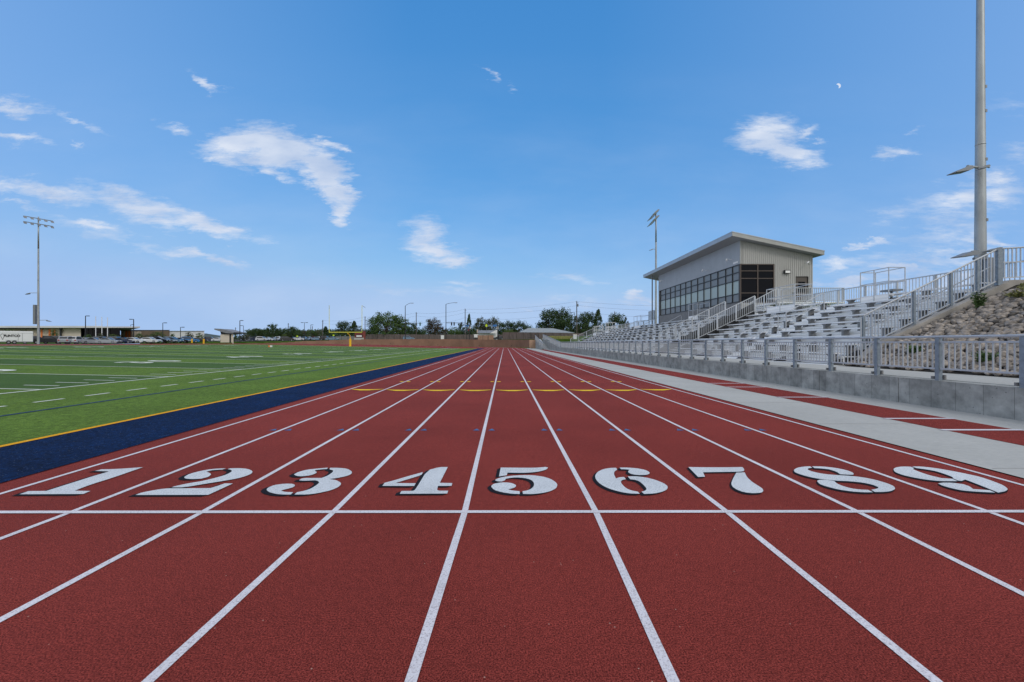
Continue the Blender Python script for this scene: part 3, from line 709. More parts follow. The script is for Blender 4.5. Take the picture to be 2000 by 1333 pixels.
weed(17.1, 12.6, .75, .4, 900, M_WEED, 'tall grassy green clump at the top right of the cobble slope', True)
weed(12.35, 12.35, .34, .25, 500, M_WEED, 'green weed low on the cobbles behind the second railing bay')
weed(12.0, 10.2, .35, .28, 500, M_WEED, 'bright green weed low on the cobbles behind the nearest railing bay')

# ---------------------------------------------------------------- press box
X1, X2, Y1, Y2, ZS, ZH = 17.8, 23.3, 31.0, 47.4, 4.5, 7.35
pb = thing('press_box', 'beige and grey press box with a slanting roof above the bleachers', 'building', (X1, Y1, 3.0))
def L3(x, y, z): return (x-X1, y-Y1, z-3.0)
def PB(x0,x1,y0,y1,z0,z1, b=None): b = b or MB(); return b.box(x0-X1, x1-X1, y0-Y1, y1-Y1, z0-3, z1-3)
def rt(x): return 9.66 - .208*(x-16.87)              # roof top height
# front wall: base, panel above windows
PB(X1, X1+.2, Y1, Y2, 2.9, ZS).build('base_wall', M_BASE, pb)
b = MB(); b.prism([(0,ZH-3),(.2,ZH-3),(.2,rt(X1+.2)-3.34),(0,rt(X1)-3.34)], 0, Y2-Y1); b.build('front_panel', M_SMOOTH, pb)
# side wall with real ribs: everything round the corner window (x 17.9-20.35) and the door
def ribs(b, x0, x1, zlo, zhi_f):
    n = max(1, int(round((x1-x0)/.152))); w = (x1-x0)/n
    for i in range(n):
        a = x0+i*w; zt = zhi_f(a+w) if callable(zhi_f) else zhi_f
        b.prism([(a-X1,-.0),(a+w*.45-X1,-.0),(a+w*.52-X1,-.035),(a+w*.93-X1,-.035),(a+w-X1,-.0),(a+w-X1,.12),(a-X1,.12)], zlo-3, zt-3, 'z')
b = MB(); top = lambda x: rt(x)-.34
ribs(b, X1+.02, 20.4, ZH, top); ribs(b, 20.4, 22.0, 2.9, top); ribs(b, 22.0, 22.95, 6.4, top); ribs(b, 22.95, X2, 2.9, top)
ribs(b, X1+.02, 20.4, 2.9, ZS-.1); ribs(b, 22.0, 22.95, 2.9, 4.2)
b.build('side_wall', M_RIB, pb)
b = MB(); PB(X1, X2, Y2-.1, Y2, 2.9, 8.0, b); PB(X2-.1, X2, Y1+.13, Y2-.11, 2.9, 7.95, b); b.build('rear_wall', M_FASC, pb)
MB().box(.21, 5.3, .3, 16.1, 1.2, 1.4).build('floor_slab', M_BASE, pb)
PB(X1-.012, X1+.06, Y1-.045, Y1-.0005, ZH, rt(X1)-.35).build('corner_trim', M_FASC, pb)
# roof
def roof_poly(x0, x1, d0, d1): return [(x0-X1, rt(x0)-3-d0), (x1-X1, rt(x1)-3-d0), (x1-X1, rt(x1)-3-d1), (x0-X1, rt(x0)-3-d1)]
rf = MB().prism(roof_poly(16.87, 23.75, 0, .06), -.62, 19.0).build('roof', M_ROOF, pb)
MB().prism(roof_poly(16.89, 23.73, .062, .335), -.60, -.56).prism(roof_poly(16.89, 23.73, .062, .335), 18.9, 18.94).build('fascia', M_FASC, rf)
MB().prism(roof_poly(16.88, 16.92, .063, .335), -.558, 18.898).prism(roof_poly(23.69, 23.73, .063, .335), -.558, 18.898).build('fascia', M_ROOF, rf)
MB().prism(roof_poly(16.925, 23.685, .29, .33), -.555, 18.89).build('soffit', M_SOFF, rf)
# front windows
fy = [46.8,45.35,44.0,42.8,41.5,40.3,39.1,37.8,36.6,35.4,34.2,33.0,32.0,31.0][::-1]
zz = [4.5, 5.12, 6.15, 6.75, 7.35]
for i, (a, c) in enumerate(zip(fy, fy[1:])):
    w = bpy.data.objects.new('window', None); C.objects.link(w); w.parent = pb
    b = MB(); t_ = .05 if i in (1,3,5,7,9,11) else .03
    PB(X1-.03, X1+.10, a, a+t_*1.2, ZS, ZH, b)
    if i == 12: PB(X1-.03, X1+.10, c-.05, c, ZS, ZH, b)
    for z in zz: PB(X1-.025, X1+.09, a+t_*1.2, c-(.05 if i == 12 else 0), z-(.03 if z < 7.3 else .06), z+(.03 if z < 7.3 else 0), b)
    b.build('frame', M_FRAME, w)
    for k in range(4): PB(X1+.03, X1+.045, a+t_, c, zz[k]+.03, zz[k+1]-.03).build('pane', M_GL_PALE if k == 1 else M_GL_GREY, w)
    w.location = (0,0,0)
# corner window on the side wall
w = bpy.data.objects.new('window', None); C.objects.link(w); w.parent = pb; w['label'] = 'dark corner window with bronze frame on the side wall'
b = MB()
for x in (X1+.0, 19.10, 20.32): PB(x, x+.08, Y1-.03, Y1+.08, ZS-.1, ZH, b)
for z in [4.45,5.15,6.25,6.82,7.31]:
    PB(X1+.08, 19.10, Y1-.025, Y1+.07, z-.03, z+.03, b); PB(19.18, 20.32, Y1-.025, Y1+.07, z-.03, z+.03, b)
b.build('frame', M_FRAMEB, w)
PB(X1+.08, 20.32, Y1+.02, Y1+.035, ZS-.1, ZH).build('pane', M_GL_DARK, w)
PB(X1-.035, X1-.0305, Y1-.03, Y1+.12, ZS, ZH).build('corner_post', M_FRAMEB, w)
# door
d = PB(22.03, 22.92, Y1+.02, Y1+.06, 4.22, 6.37).build('door', mat('door_brown', (.09,.075,.065), .5), pb)
b = MB(); PB(22.0,22.03,Y1-.04,Y1+.1,4.2,6.4,b); PB(22.92,22.95,Y1-.04,Y1+.1,4.2,6.4,b); PB(22.03,22.92,Y1-.04,Y1+.1,6.37,6.4,b); b.build('door_frame', M_FRAME, d)
PB(22.22, 22.73, Y1+.005, Y1+.018, 5.2, 6.0).build('door_pane', M_GL_DARK, d); PB(22.10,22.15,Y1-.04,Y1+.019,5.1,5.3).build('handle', M_ALUR, d)
b = MB(); PB(21.05,21.5,Y1-.22,Y1-.036,6.6,6.86,b); bevel(b.build('wall_lamp', M_DARK, pb), .03)
PB(21.1,21.45,Y1-.235,Y1-.222,6.63,6.80).build('lamp_lens', M_LAMPW, pb)
b = MB(); b.tube(L3(22.75,Y1-.035,7.45), L3(22.75,Y1-.35,7.45), .025); b.tube(L3(22.75,Y1-.35,7.45), L3(22.55,Y1-.45,7.3), .05); b.build('camera', M_WHITE, pb)
PB(22.95,23.15,Y1-.06,Y1-.037,7.35,7.55).build('junction_box', M_FASC, pb)
PB(21.78,21.95,Y1-.05,Y1-.036,5.05,5.2).build('keypad', M_DARK, pb)
for y, z in ((32.1,7.9),(36.0,7.75),(45.8,8.3)):
    b = MB(); b.tube(L3(X1,y,z), L3(X1-.4,y,z+.05), .02); b.tube(L3(X1-.4,y,z+.05), L3(X1-.45,y-.05,z-.12), .06); b.build('camera', M_WHITE, pb)
MB().box(-.02,-.001,.25,.9,4.48,4.62).build('alarm_box', M_WHITE, pb)
MB().tube(L3(17.25,47.9,3.0), L3(17.25,47.9,9.2), .07, 10).build('column', M_GREY, pb)
# landing by the door with rails and stair
ld = thing('landing', 'railed landing and steps leading to the press box door', 'landing', (18.8, 28.2, 3.08))
MB().box(0,4.6,0,2.7,1.02,1.12).build('deck', M_ALU, ld)
for x in (.1,2.3,4.5): MB().box(x-.04,x+.04,.02,.10,-.1,2.05).build('post', M_ALUR, ld)
rail_line(ld, (.1,0.0,1.12), (4.6,0,1.12), .95, [], .13, zlo=.08, ztop2=.0001, bw=.03)
rail_line(ld, (-1.9,0.0,.1), (0,0,1.12), .95, [0,.5,1], .13, pw=.06, zlo=.08, ztop2=.0001, bw=.03, mpost=M_ALUR)
b = MB()
for i in range(6): b.box(-1.9+i*.32,-1.55+i*.32,.05,2.6,.1+i*.17,.16+i*.17)
b.build('step', M_ALU, ld)
# guard fence at far side of press box
t = thing('back_railing', 'short dark bar railing beside the far press box column', 'railing', (17.4, 47.6, 4.1), group='grandstand railings')
rail_line(t, (0,0,0), (0,1.9,0), 1.05, [0,1], .14, pw=.05, zlo=.05, ztop2=.0001, bw=.03, mpost=M_GREY)

# ---------------------------------------------------------------- light poles
def flood(root, p, dirx, tilt, s=1.0, name='floodlight', lens=True, flip=False):
    """flat slanted LED floodlight head, local +x = beam side"""
    o = bpy.data.objects.new(name, None); C.objects.link(o); o.parent = root
    o.matrix_local = Matrix.Translation(p) @ Matrix.Rotation(dirx, 4, 'Z') @ Matrix.Rotation(tilt, 4, 'Y') @ Matrix.Scale(s, 4)
    b = MB(); b.prism([(-.05,-.06),(.12,-.09),(.75,-.03),(.78,.0),(.20,.10),(-.02,.09)], -.22, .22); b.build('housing', M_GREY, o)
    b = MB(); b.prism([(.14,-.0945),(.72,-.0375),(.72,-.041),(.14,-.098)], -.18, .18); b.build('lens', M_LAMPW if lens else M_GREY, o)
    MB().box(-.12,.05,-.03,.03,-.02,.12).build('knuckle', M_GREY, o)
    return o
def light_pole(label, x, y, z0, zt, r0, r1, arr=True, face=0.0, arms=(), hs=.95, aw=1.9, rd=1.6):
    t = thing('light_pole', label, 'light pole', (x, y, z0), group='stadium light poles')
    h = zt-z0; n = 4; b = MB(); b.sm = False
    for i in range(n):
        a, c = i/n, (i+1)/n; b.tube((0,0,h*a),(0,0,h*c+ (0 if i == n-1 else 0)), r0+(r1-r0)*a, 24, (r0+(r1-r0)*c)*1.0, cap=(i == n-1))
        if i: b.tube((0,0,h*a-.05),(0,0,h*a), (r0+(r1-r0)*a)*1.035, 24)
    o = b.build('pole', M_GALV, t)
    for p in o.data.polygons: p.use_smooth = len(p.vertices) == 4
    for f in (.12,.22,.30,.34,.5):
        rr_ = r0+(r1-r0)*f; MB().box(rr_*.3, rr_*.3+.07, -rr_*1.02, -rr_*.93, h*f, h*f+.11).build('hand_hole', M_GREY, t)
    if arr:
        for k, z in enumerate((h-.3, h-.3-rd)):
            c_, s_ = math.cos(face), math.sin(face)
            MB().bar((aw*s_,-aw*c_,z), (-aw*s_,aw*c_,z), .10, .12).build('cross_arm', M_GREY, t)
            for j in range(5):
                q = (-.92+j*.46)*aw; flood(t, (-q*s_+.15*c_, q*c_+.15*s_, z-.1), face, R(35), hs)
    for (dx, dy, z, rot) in arms:
        MB().tube((0,0,z),(dx,dy,z),.045).build('arm', M_GALV, t); flood(t, (dx,dy,z-.12), rot, R(14), .8, lens=False)
    return t
t = light_pole('tall grey light pole rising out of the top of the picture behind the cobble slope', 18.0, 15.5, 3.2, 26.0, .172, .04, True, R(180),
           arms=((-.66,-.15,4.8,R(180)),))
t.name = 'light_pole'
flood(t, (-.22,-.40,4.68), R(180), R(18), .42, lens=False); flood(t, (-.62,-.3,1.50), R(180), R(12), .85, lens=False); flood(t, (.18,-.42,1.62), R(178), R(8), .6, lens=False)
MB().tube((0,-.15,4.8),(.45,.1,4.86),.03).build('arm', M_GALV, t)
MB().tube((-.6,-.3,1.30),(.3,-.3,1.30),.05).build('arm', M_GREY, t)
MB().box(-.18,.18,-.42,-.26,-.1,1.3).build('ballast_box', M_GREY, t)
light_pole('light pole standing behind the far end of the press box roof', 28.8, 78, 3.2, 26.3, .22, .12, True, R(174), arms=((-.8,-.2,16.0,R(190)),), hs=1.5, aw=2.3, rd=1.1)
t = light_pole('light pole at the left behind the football field, beside the white trailer', ax(75,72), 72, 1.15, az(424,72), .17, .09, True, R(-30), arms=((-1.6,0,9.0,R(180)),(1.9,-.3,4.2,R(0))), aw=1.75, rd=.95, hs=.8)
MB().box(-.75,-.36,-.2,.2,3.5,6.9).build('ballast_box', M_GREY, t)
# ---------------------------------------------------------------- goal posts
GX, GY = ax(681, 98.3), 98.3
gzv = gz(GX)
t = thing('goal_post', 'yellow gooseneck goal post with padded base at the far end of the field', 'goal post', (GX, GY+1.0, gzv))
bevel(MB().tube((0,0,0),(0,0,1.85),.27,12).build('pad', M_YPAD, t), .04)
b = MB(); q = [(0,0,1.8),(0,0,2.1),(-.05,-.15,2.6),(-.15,-.45,2.95),(-.25,-1.0,3.15)]
for a, c in zip(q, q[1:]): b.tube(a, c, .10, 10)
b.build('gooseneck', M_YPAD, t)
gb = az(649.5,98.3)-gzv; gt = az(597,98.3)-gzv; xa, xb = ax(643,98.3)-GX, ax(707,98.3)-GX
MB().tube((xa,-1,gb),(xb,-1,gb),.085,10).build('crossbar', M_YPOST, t)
for x in (xa, xb):
    MB().tube((x,-1,gb),(x,-1,gt),.055,10).build('upright', M_YPOST, t)
b = MB(); b.quad((xb,-1,gt),(xb+.45,-1.02,gt-.25),(xb+.45,-1.02,gt-.36),(xb,-1,gt-.10)); b.quad((xb+.45,-1.02,gt-.25),(xb+.85,-1.0,gt-.52),(xb+.85,-1.0,gt-.62),(xb+.45,-1.02,gt-.36)); b.build('ribbon', M_GREY, t)
MB().bar((xa,-1.03,gt+.1),(xa+.06,-1.03,gt-.8),.09,.02).build('ribbon', M_GREY, t)

# ---------------------------------------------------------------- brown retaining wall round the far bend
b = MB(); cap = MB(); N_ = 60
def wall_top(px):
    K = [(380,.9),(505,1.10),(560,1.55),(600,1.98),(640,2.25),(670,2.45),(720,2.62),(800,2.75),(870,2.72),(940,2.45),(1056,2.20)]
    for (a, za), (c, zc) in zip(K, K[1:]):
        if px <= c: return za + (zc-za)*max(0, (px-a)/(c-a))
    return K[-1][1]
prev = None
for i in range(N_):
    t0, t1 = R(-1+150*i/N_), R(-1+150*(i+1)/N_)
    tm = (t0+t1)/2; x, y = CC[0]+50.5*math.cos(tm), CC[1]+50.5*math.sin(tm); h = wall_top(CX+F*x/y)
    if x < -40: h = round(h*6)/6
    P = [(CC[0]+r*math.cos(t), CC[1]+r*math.sin(t)) for r, t in ((50.45,t0),(50.45,t1),(50.75,t1),(50.75,t0))]
    b.prism(P, gz(x)-.25, h, 'z')
w = b.build('brown_wall', M_BROWNW); tag(w, 'long curved brown retaining wall behind the far bend of the track', 'wall')
tag(MB().box(ax(1034,101), ax(1047,101), 101, 101.35, 0, 2.1).build('tan_wall', M_TANW), 'short tan wall pier at the right end of the brown wall', 'wall')
for px in (669,763,855,936,999):
    a = None; D = 150 if px < 860 else (132 if px < 950 else 110)
    # small dark drain openings low on the wall face
    best = min((abs(CX+F*(CC[0]+50.4*math.cos(R(q/4)))/(CC[1]+50.4*math.sin(R(q/4)))-px), q/4) for q in range(0, 600))[1]
    x, y = CC[0]+50.38*math.cos(R(best)), CC[1]+50.38*math.sin(R(best))
    MB().tube((x,y,.45+gz(x)),(x+.05*math.cos(R(best)),y+.05*math.sin(R(best)),.45+gz(x)),.13,8).build('drain', M_DARK, w)

# ---------------------------------------------------------------- trailer
TY = 83.0
t = thing('trailer', 'white enclosed cargo trailer with black lettering at the left edge', 'trailer', (ax(64.5,TY), TY, 1.15), rz=R(49))
bevel(MB().box(-7.4, 0, 0, 2.4, .42, 2.55).build('box_body', M_WHITE, t), .08)
MB().box(-7.4,0,-.015,0,.36,.50).box(-7.4,0,-.012,0,2.10,2.13).build('trim', M_GREY, t)
me = text_mesh('FLINTCO', .62, .004, .03, .82); me.materials.append(M_BLACKP)
o = bpy.data.objects.new('lettering', me); C.objects.link(o); o.parent = t; o.matrix_local = Matrix.Translation((-2.72,-.02,1.40)) @ Matrix.Rotation(R(90), 4, 'X')
b = MB()
dm = [(-4.20,1.75),(-3.92,1.98),(-3.62,1.75),(-3.9,.85),(-4.20,1.75)]
for a, c in zip(dm, dm[1:]): b.bar((a[0],-.02,a[1]),(c[0],-.02,c[1]),.012,.045)
b.build('logo', M_BLACKP, t)
for x in (-3.15, -2.42):
    wh = MB().tube((x,-.03,.33),(x,.22,.33),.34,20).build('tyre', M_TYRE, t); MB().tube((x,-.045,.33),(x,-.031,.33),.17,14).build('rim', M_RIM, wh)
MB().box(-3.55,-2.02,-.04,.02,.70,.76).build('fender', M_GREY, t)
MB().box(-1.95,-1.91,-.02,0,.5,2.1).box(-1.42,-1.38,-.02,0,.5,2.1).build('door_seam', M_GREY, t)

# ---------------------------------------------------------------- cars
def car_mesh(kind):
    if kind == 'sedan':
        L_, W, body, cab, win = 4.7, 1.8, [(-2.35,.35),(-2.33,.75),(-2.1,.98),(-1.4,1.0),(.75,.98),(1.9,.86),(2.28,.68),(2.35,.4),(2.2,.22),(-2.2,.22)], [(-1.75,.98),(-1.0,1.40),(.05,1.44),(.95,.97)], [(-1.45,1.03),(-.93,1.34),(.02,1.38),(.72,1.01)]
    elif kind == 'suv':
        L_, W, body, cab, win = 4.8, 1.9, [(-2.35,.4),(-2.36,1.0),(-2.25,1.12),(.95,1.12),(2.05,1.0),(2.35,.8),(2.4,.45),(2.2,.28),(-2.2,.28)], [(-2.25,1.10),(-2.0,1.66),(-1.7,1.74),(.05,1.72),(1.05,1.11)], [(-1.98,1.17),(-1.82,1.60),(.0,1.63),(.80,1.15)]
    elif kind == 'truck':
        L_, W, body, cab, win = 5.6, 1.95, [(-2.8,.5),(-2.8,1.18),(1.1,1.18),(2.45,1.12),(2.75,.95),(2.8,.5),(2.5,.4),(-2.5,.4)], [(-.75,1.17),(-.6,1.78),(.55,1.80),(1.3,1.15)], [(-.58,1.22),(-.47,1.70),(.50,1.72),(1.08,1.20)]
    W2 = W/2; P = {}
    b = MB(); b.prism(body, -W2, W2); P['body'] = b
    b = MB(); n = len(cab)
    b.prism(cab, -W2*.80, W2*.80); P['cabin'] = b
    b = MB(); b.prism(win, -W2*.80-.012, W2*.80+.012)
    f0, f1 = cab[-1], cab[-2]; r0, r1 = cab[0], cab[1]
    def pane(a, c, e):
        dx, dz = c[0]-a[0], c[1]-a[1]; p = (a[0]+dx*.14, a[1]+dz*.14); q = (a[0]+dx*.9, a[1]+dz*.9); w_ = W2*.72
        return b.quad((p[0]+e,-w_,p[1]+.012),(p[0]+e,w_,p[1]+.012),(q[0]+e,w_*.95,q[1]+.012),(q[0]+e,-w_*.95,q[1]+.012))
    pane(f0, f1, .012); pane(r0, r1, -.012); P['windows'] = b
    return L_, W2, P
def make_car(kind, pm):
    L_, W2, P = car_mesh(kind); t = thing('parked_car', '', 'car', group='cars parked beyond the field')
    bo = P['body'].build('body', pm, t); bevel(bo, .10, 3)
    bevel(P['cabin'].build('cabin', pm, bo), .07, 2); P['windows'].build('windows', M_GLASSC, t)
    for sx in (-1, 1):
        x = sx*(L_*.30)
        for sy in (-1, 1):
            y = sy*(W2-.12); wv = MB().tube((x,y-.12,.34),(x,y+.12,.34),.35,18).build('wheel', M_TYRE, t)
            MB().tube((x,y+sy*.121,.34),(x,y+sy*.135,.34),.21,12).build('rim', M_RIM, wv)
    e = L_/2
    for sy in (-1, 1):
        MB().box(e-.25,e+.012,sy*(W2-.30)-.20,sy*(W2-.30)+.20,.62,.76).build('headlight', M_HEAD, t)
        MB().box(-e-.012,-e+.2,sy*(W2-.22)-.14,sy*(W2-.22)+.14,.72,.95).build('taillight', M_TAIL, t)
    MB().box(e-.1,e+.014,-.45,.45,.42,.58).build('grille', M_DARK, t)
    return t
PC = {'black': paint('black', (.012,.012,.014)), 'navy': paint('navy', (.012,.025,.07)), 'silver': paint('silver', (.38,.40,.43)), 'white': paint('white', (.70,.72,.74)),
      'grey': paint('grey', (.13,.14,.15)), 'blue': paint('blue', (.01,.16,.42)), 'lightblue': paint('lightblue', (.14,.24,.36)), 'red': paint('red', (.25,.02,.02))}
protos = {}
def put_car(kind, color, px, D, rz, label, name='parked_car', z=None):
    k = (kind, color)
    if k not in protos: o = protos[k] = make_car(kind, PC[color])
    else: o = copy_tree(protos[k])
    x = ax(px, D); o.location = (x, D, ((1.16 if math.hypot(x-CC[0], D-CC[1]) < 50.7 or D < 103 else GH(x, D)+.06)) if z is None else z); o.rotation_euler = (0,0,R(rz+48 if -50 < rz < -5 and px < 420 else (rz+34 if -50 < rz < -5 else rz))); o['label'] = label
    o['category'] = {'truck':'pickup truck','suv':'suv','sedan':'car'}[kind]
    o['group'] = 'cars parked beyond the field'; o.name = {'truck':'pickup_truck','suv':'parked_suv','sedan':'parked_car'}[kind]
near = [('truck','navy',69,101,50,'dark blue pickup half hidden behind the left light pole'),('truck','black',92,95,52,'black pickup truck seen from the side, just right of the left light pole'),
 ('truck','grey',110,97,228,'dark grey pickup truck with its bed open, next to the silver pickup'),('suv','silver',132,98,118,'silver suv showing its rear, first of two pale ones left of the door'),
 ('suv','white',149,100,115,'white suv parked in front of the cream school wall'),('sedan','silver',169,103,-40,'silver-green car right after the white suv'),
 ('sedan','silver',186,101,-42,'silver car parked in front of the first white flagpole'),('suv','grey',203,103,-42,'dark grey suv between the second and third flagpoles'),
 ('sedan','silver',213,101,-40,'silver car in front of the third flagpole'),('suv','grey',229,104,-42,'grey suv just right of the flagpoles'),
 ('sedan','navy',244,103,-42,'navy car with a blue windscreen left of the tall dark lamp post'),('sedan','white',262,104,-40,'white car at the foot of the tall dark lamp post'),
 ('sedan','navy',279,107,-42,'navy car just right of the tall dark lamp post'),('sedan','white',293,106,-40,'white compact car left of the big black suv'),
 ('suv','black',309,109,-35,'big black suv in the row of parked cars'),('sedan','grey',325,114,-40,'dark grey car right after the big black suv'),
 ('suv','lightblue',338,117,-42,'light blue-grey suv in front of the pale building corner'),('sedan','black',352,119,-30,'small black car left of the bright blue suv'),
 ('suv','blue',371,123,-12,'bright blue suv behind the yellow bollard'),('sedan','black',388,127,-15,'black car behind the right yellow bollard')]
for a in near: put_car(*a)
far = [('suv','navy',412,165,-30,'navy suv left of the small roofed kiosk'),('sedan','red',421,167,-35,'dark red car close to the kiosk'),('sedan','white',427,163,-30,'white car touching the kiosk left wall'),
 ('sedan','grey',462,170,-30,'grey car just right of the kiosk'),('sedan','black',474,172,-30,'black car below the tall lamp right of the kiosk'),('suv','grey',492,165,-35,'dark grey suv in front of the dense trees'),
 ('suv','navy',503,160,-40,'navy suv beside the white cars in the middle of the far row'),('suv','white',513,158,-40,'white suv in the middle of the far row'),('sedan','white',524,160,-35,'white car right of the middle white suv'),
 ('sedan','silver',535,163,-35,'silver car between white cars in the far row'),('truck','white',542,166,-20,'white pickup in the far row left of the dark van'),('suv','black',561,152,-8,'long black van standing closest to the wall top'),
 ('sedan','navy',572,168,-35,'navy car behind the black van front'),('sedan','white',585,165,-35,'white car right of the first lime sign'),('sedan','lightblue',595,166,-35,'light blue car left of the thin lamp post'),
 ('sedan','silver',604,168,-35,'silver car just behind the thin lamp post'),('sedan','red',614,172,-35,'dark red car right of the thin lamp post'),('sedan','lightblue',622,165,-20,'pale blue car left of the goal post'),
 ('suv','black',637,165,-30,'black suv under the left goal upright'),('sedan','lightblue',649,160,-30,'turquoise-blue car below the second lime sign')]
for a in far: put_car(*a)
put_car('suv','lightblue', 799, 168, 0, 'blue car driving behind the brown wall near the first signal mast', z=2.45)
put_car('sedan','black', 974, 150, 175, 'black car beside the bushes left of the grey-roofed house', z=2.43)
put_car('suv','grey', 984, 152, 175, 'dark grey car behind the black one near the bushes', z=2.43)

# ---------------------------------------------------------------- school building
BY = 150.0; zr = az(637.5,BY); 
t = thing('school_building', 'low school building with a thin overhanging pale roof and orange panels', 'building', (ax(150,BY), BY, 1.15))
def SB(p0, p1, dy0, dy1, z0, z1, b=None): b = b or MB(); x0, x1 = ax(p0,BY)-ax(150,BY), ax(p1,BY)-ax(150,BY); return b.prism([(x0-1.05*dy0,dy0),(x1-1.05*dy0,dy0),(x1-1.05*dy1,dy1),(x0-1.05*dy1,dy1)], z0-1.15, z1-1.15, 'z')
r_ = SB(-120, 200, -1, 30, az(640.8,BY), az(637.2,BY)).build('roof', M_PALEB, t)
SB(186, 271, -3, 22, az(641.2,BY), az(638.6,BY)).build('canopy', M_PALEB, t)
SB(-120, 78, -.6, 30, az(642.5,BY), az(640.9,BY)).build('eave', M_DARK, t)
SB(-120, 116, 1, 28, 1.1, az(640.9,BY)).build('stone_wall', M_STONE, t)
for p0, p1 in ((79,82.5),(94.5,99),(103,108)): SB(p0,p1,.9,.98,1.1,az(643.5,BY)).build('orange_panel', M_ORANGE, t)
SB(116,119.5,.5,28,1.1,az(641,BY)).build('pier', M_DARK, t)
SB(119.5,158,1.2,28,1.1,az(640.9,BY)).build('cream_wall', M_CREAM, t); SB(149.5,151.5,1.1,1.18,1.1,3.6).build('door', M_DARK, t)
SB(158,236,2,28,1.1,az(641.2,BY)).build('glass_wall', M_GL_DARK, t)
for p in (165,172,180,196,204,215): SB(p,p+.8,1.9,1.99,1.1,az(641.5,BY)).build('mullion', M_FRAME, t)
for p in (34,46,58,92,110,129,148): SB(p-2.6,p+2.6,6,10,az(637.2,BY),az(635.6,BY)).build('roof_vent', M_PALEB, t)
t = thing('classroom_block', 'brown and pale flat-roofed block right of the school building', 'building', (ax(300,172), 172, 1.15))
def SC(p0, p1, dy0, dy1, z0, z1, b=None): b = b or MB(); x0, x1 = ax(p0,172)-ax(300,172), ax(p1,172)-ax(300,172); return b.prism([(x0-.9*dy0,dy0),(x1-.9*dy0,dy0),(x1-.9*dy1,dy1),(x0-.9*dy1,dy1)], z0-1.15, z1-1.15, 'z')
SC(236,276,0,25,1.1,az(645.5,172)).build('stone_wall', M_STONE, t); SC(276,330.5,-.3,25,1.1,az(645.5,172)).build('brown_wall', M_BROWNB, t)
SC(330.5,399,.2,25,1.1,az(647,172)).build('pale_wall', M_PALEB, t)
for p0, p1 in ((245,249),(250.5,256)): SC(p0,p1,-.1,-.01,1.1,az(647,172)).build('orange_panel', M_ORANGE, t)
SC(234,332,-.5,26,az(645.5,172),az(644.9,172)).build('roof', M_DARK, t); SC(332,400,-.2,26,az(647,172),az(646.5,172)).build('parapet', M_PALEB, t)
fp0 = None
for px, top, lb in ((187,619.5,'white flagpole without a flag, leftmost of three in front of the school'),(199,620.5,'white flagpole without a flag, middle of three in front of the school'),(210,621.5,'white flagpole without a flag, rightmost of three in front of the school')):
    D = 128; t = thing('flagpole', lb, 'flagpole', (ax(px,D), D, 1.15), group='flagpoles in front of the school')
    MB().tube((0,0,0),(0,0,az(top,D)-1.15),.13,8,.08).build('pole', M_WHITE, t); MB().tube((0,0,az(top,D)-1.15),(0,0,az(top,D)-1.0),.12,8).build('ball', M_WHITE, t)
# kiosk
D = 128; t = thing('kiosk', 'small beige kiosk with a slanting grey roof beside the car park', 'building', (ax(443,D), D, 1.1))
def KB(p0,p1,y0,y1,a0,a1,b=None): b = b or MB(); x0, x1 = ax(p0,D)-ax(443,D), ax(p1,D)-ax(443,D); return b.prism([(x0-.7*y0,y0),(x1-.7*y0,y0),(x1-.7*y1,y1),(x0-.7*y1,y1)], a0, a1, 'z')
KB(430.5,448,0,4,0,az(653.5,D)-1.1).build('wall', M_CREAM, t); KB(448,451.5,.1,4,0,az(653.5,D)-1.1).build('pillar', M_DARK, t); KB(451.5,456,0,4,0,az(653,D)-1.1).build('wall', M_CREAM, t)
k0 = ax(443,D); b = MB(); b.prism([(ax(431,D)-k0,az(653.5,D)-1.1),(ax(455,D)-k0,az(653.0,D)-1.1),(ax(455,D)-k0,az(651.5,D)-1.1),(ax(429,D)-k0,az(647,D)-1.1)], .2, 3.8); b.build('gable', M_DARK, t)
b = MB(); b.prism([(ax(422,D)-k0,az(644.5,D)-1.1),(ax(422.2,D)-k0,az(642.2,D)-1.1),(ax(436,D)-k0,az(643,D)-1.1),(ax(460,D)-k0,az(649.5,D)-1.1),(ax(458,D)-k0,az(652,D)-1.1),(ax(444,D)-k0,az(651.2,D)-1.1)], -.8, 4.6); b.build('roof', M_SHING, t)
# brick sign
D = 156; t = thing('brick_sign', 'red brick sign wall with a dark panel behind the goal post', 'sign', (ax(703,D), D, 2.3))
k0 = ax(703,D); b = MB(); b.box(ax(693,D)-k0, ax(708.5,D)-k0, 0, .6, 0, az(651,D)-2.3); b.build('brick_wall', M_BRICK, t)
MB().box(ax(708.5,D)-k0, ax(713,D)-k0, -.1, .8, 0, az(647.2,D)-2.3).build('pillar', M_BRICK, t); MB().box(ax(692,D)-k0, ax(714,D)-k0, -.2, .9, az(647.2,D)-2.3+.002, az(646.6,D)-2.3).build('cap', M_GREY, t)
MB().box(ax(695,D)-k0, ax(708,D)-k0, -.08, -.005, az(659.4,D)-2.3, az(653.8,D)-2.3).build('panel', M_DARK, t)
MB().box(ax(696.2,D)-k0, ax(706.8,D)-k0, -.1, -.085, az(658.4,D)-2.3, az(655.4,D)-2.3).build('sign_face', M_WHITE, t)
MB().box(ax(692,D)-k0, ax(711,D)-k0, -.3, -.11, 0, az(660.2,D)-2.3).build('base', M_CONC, t)
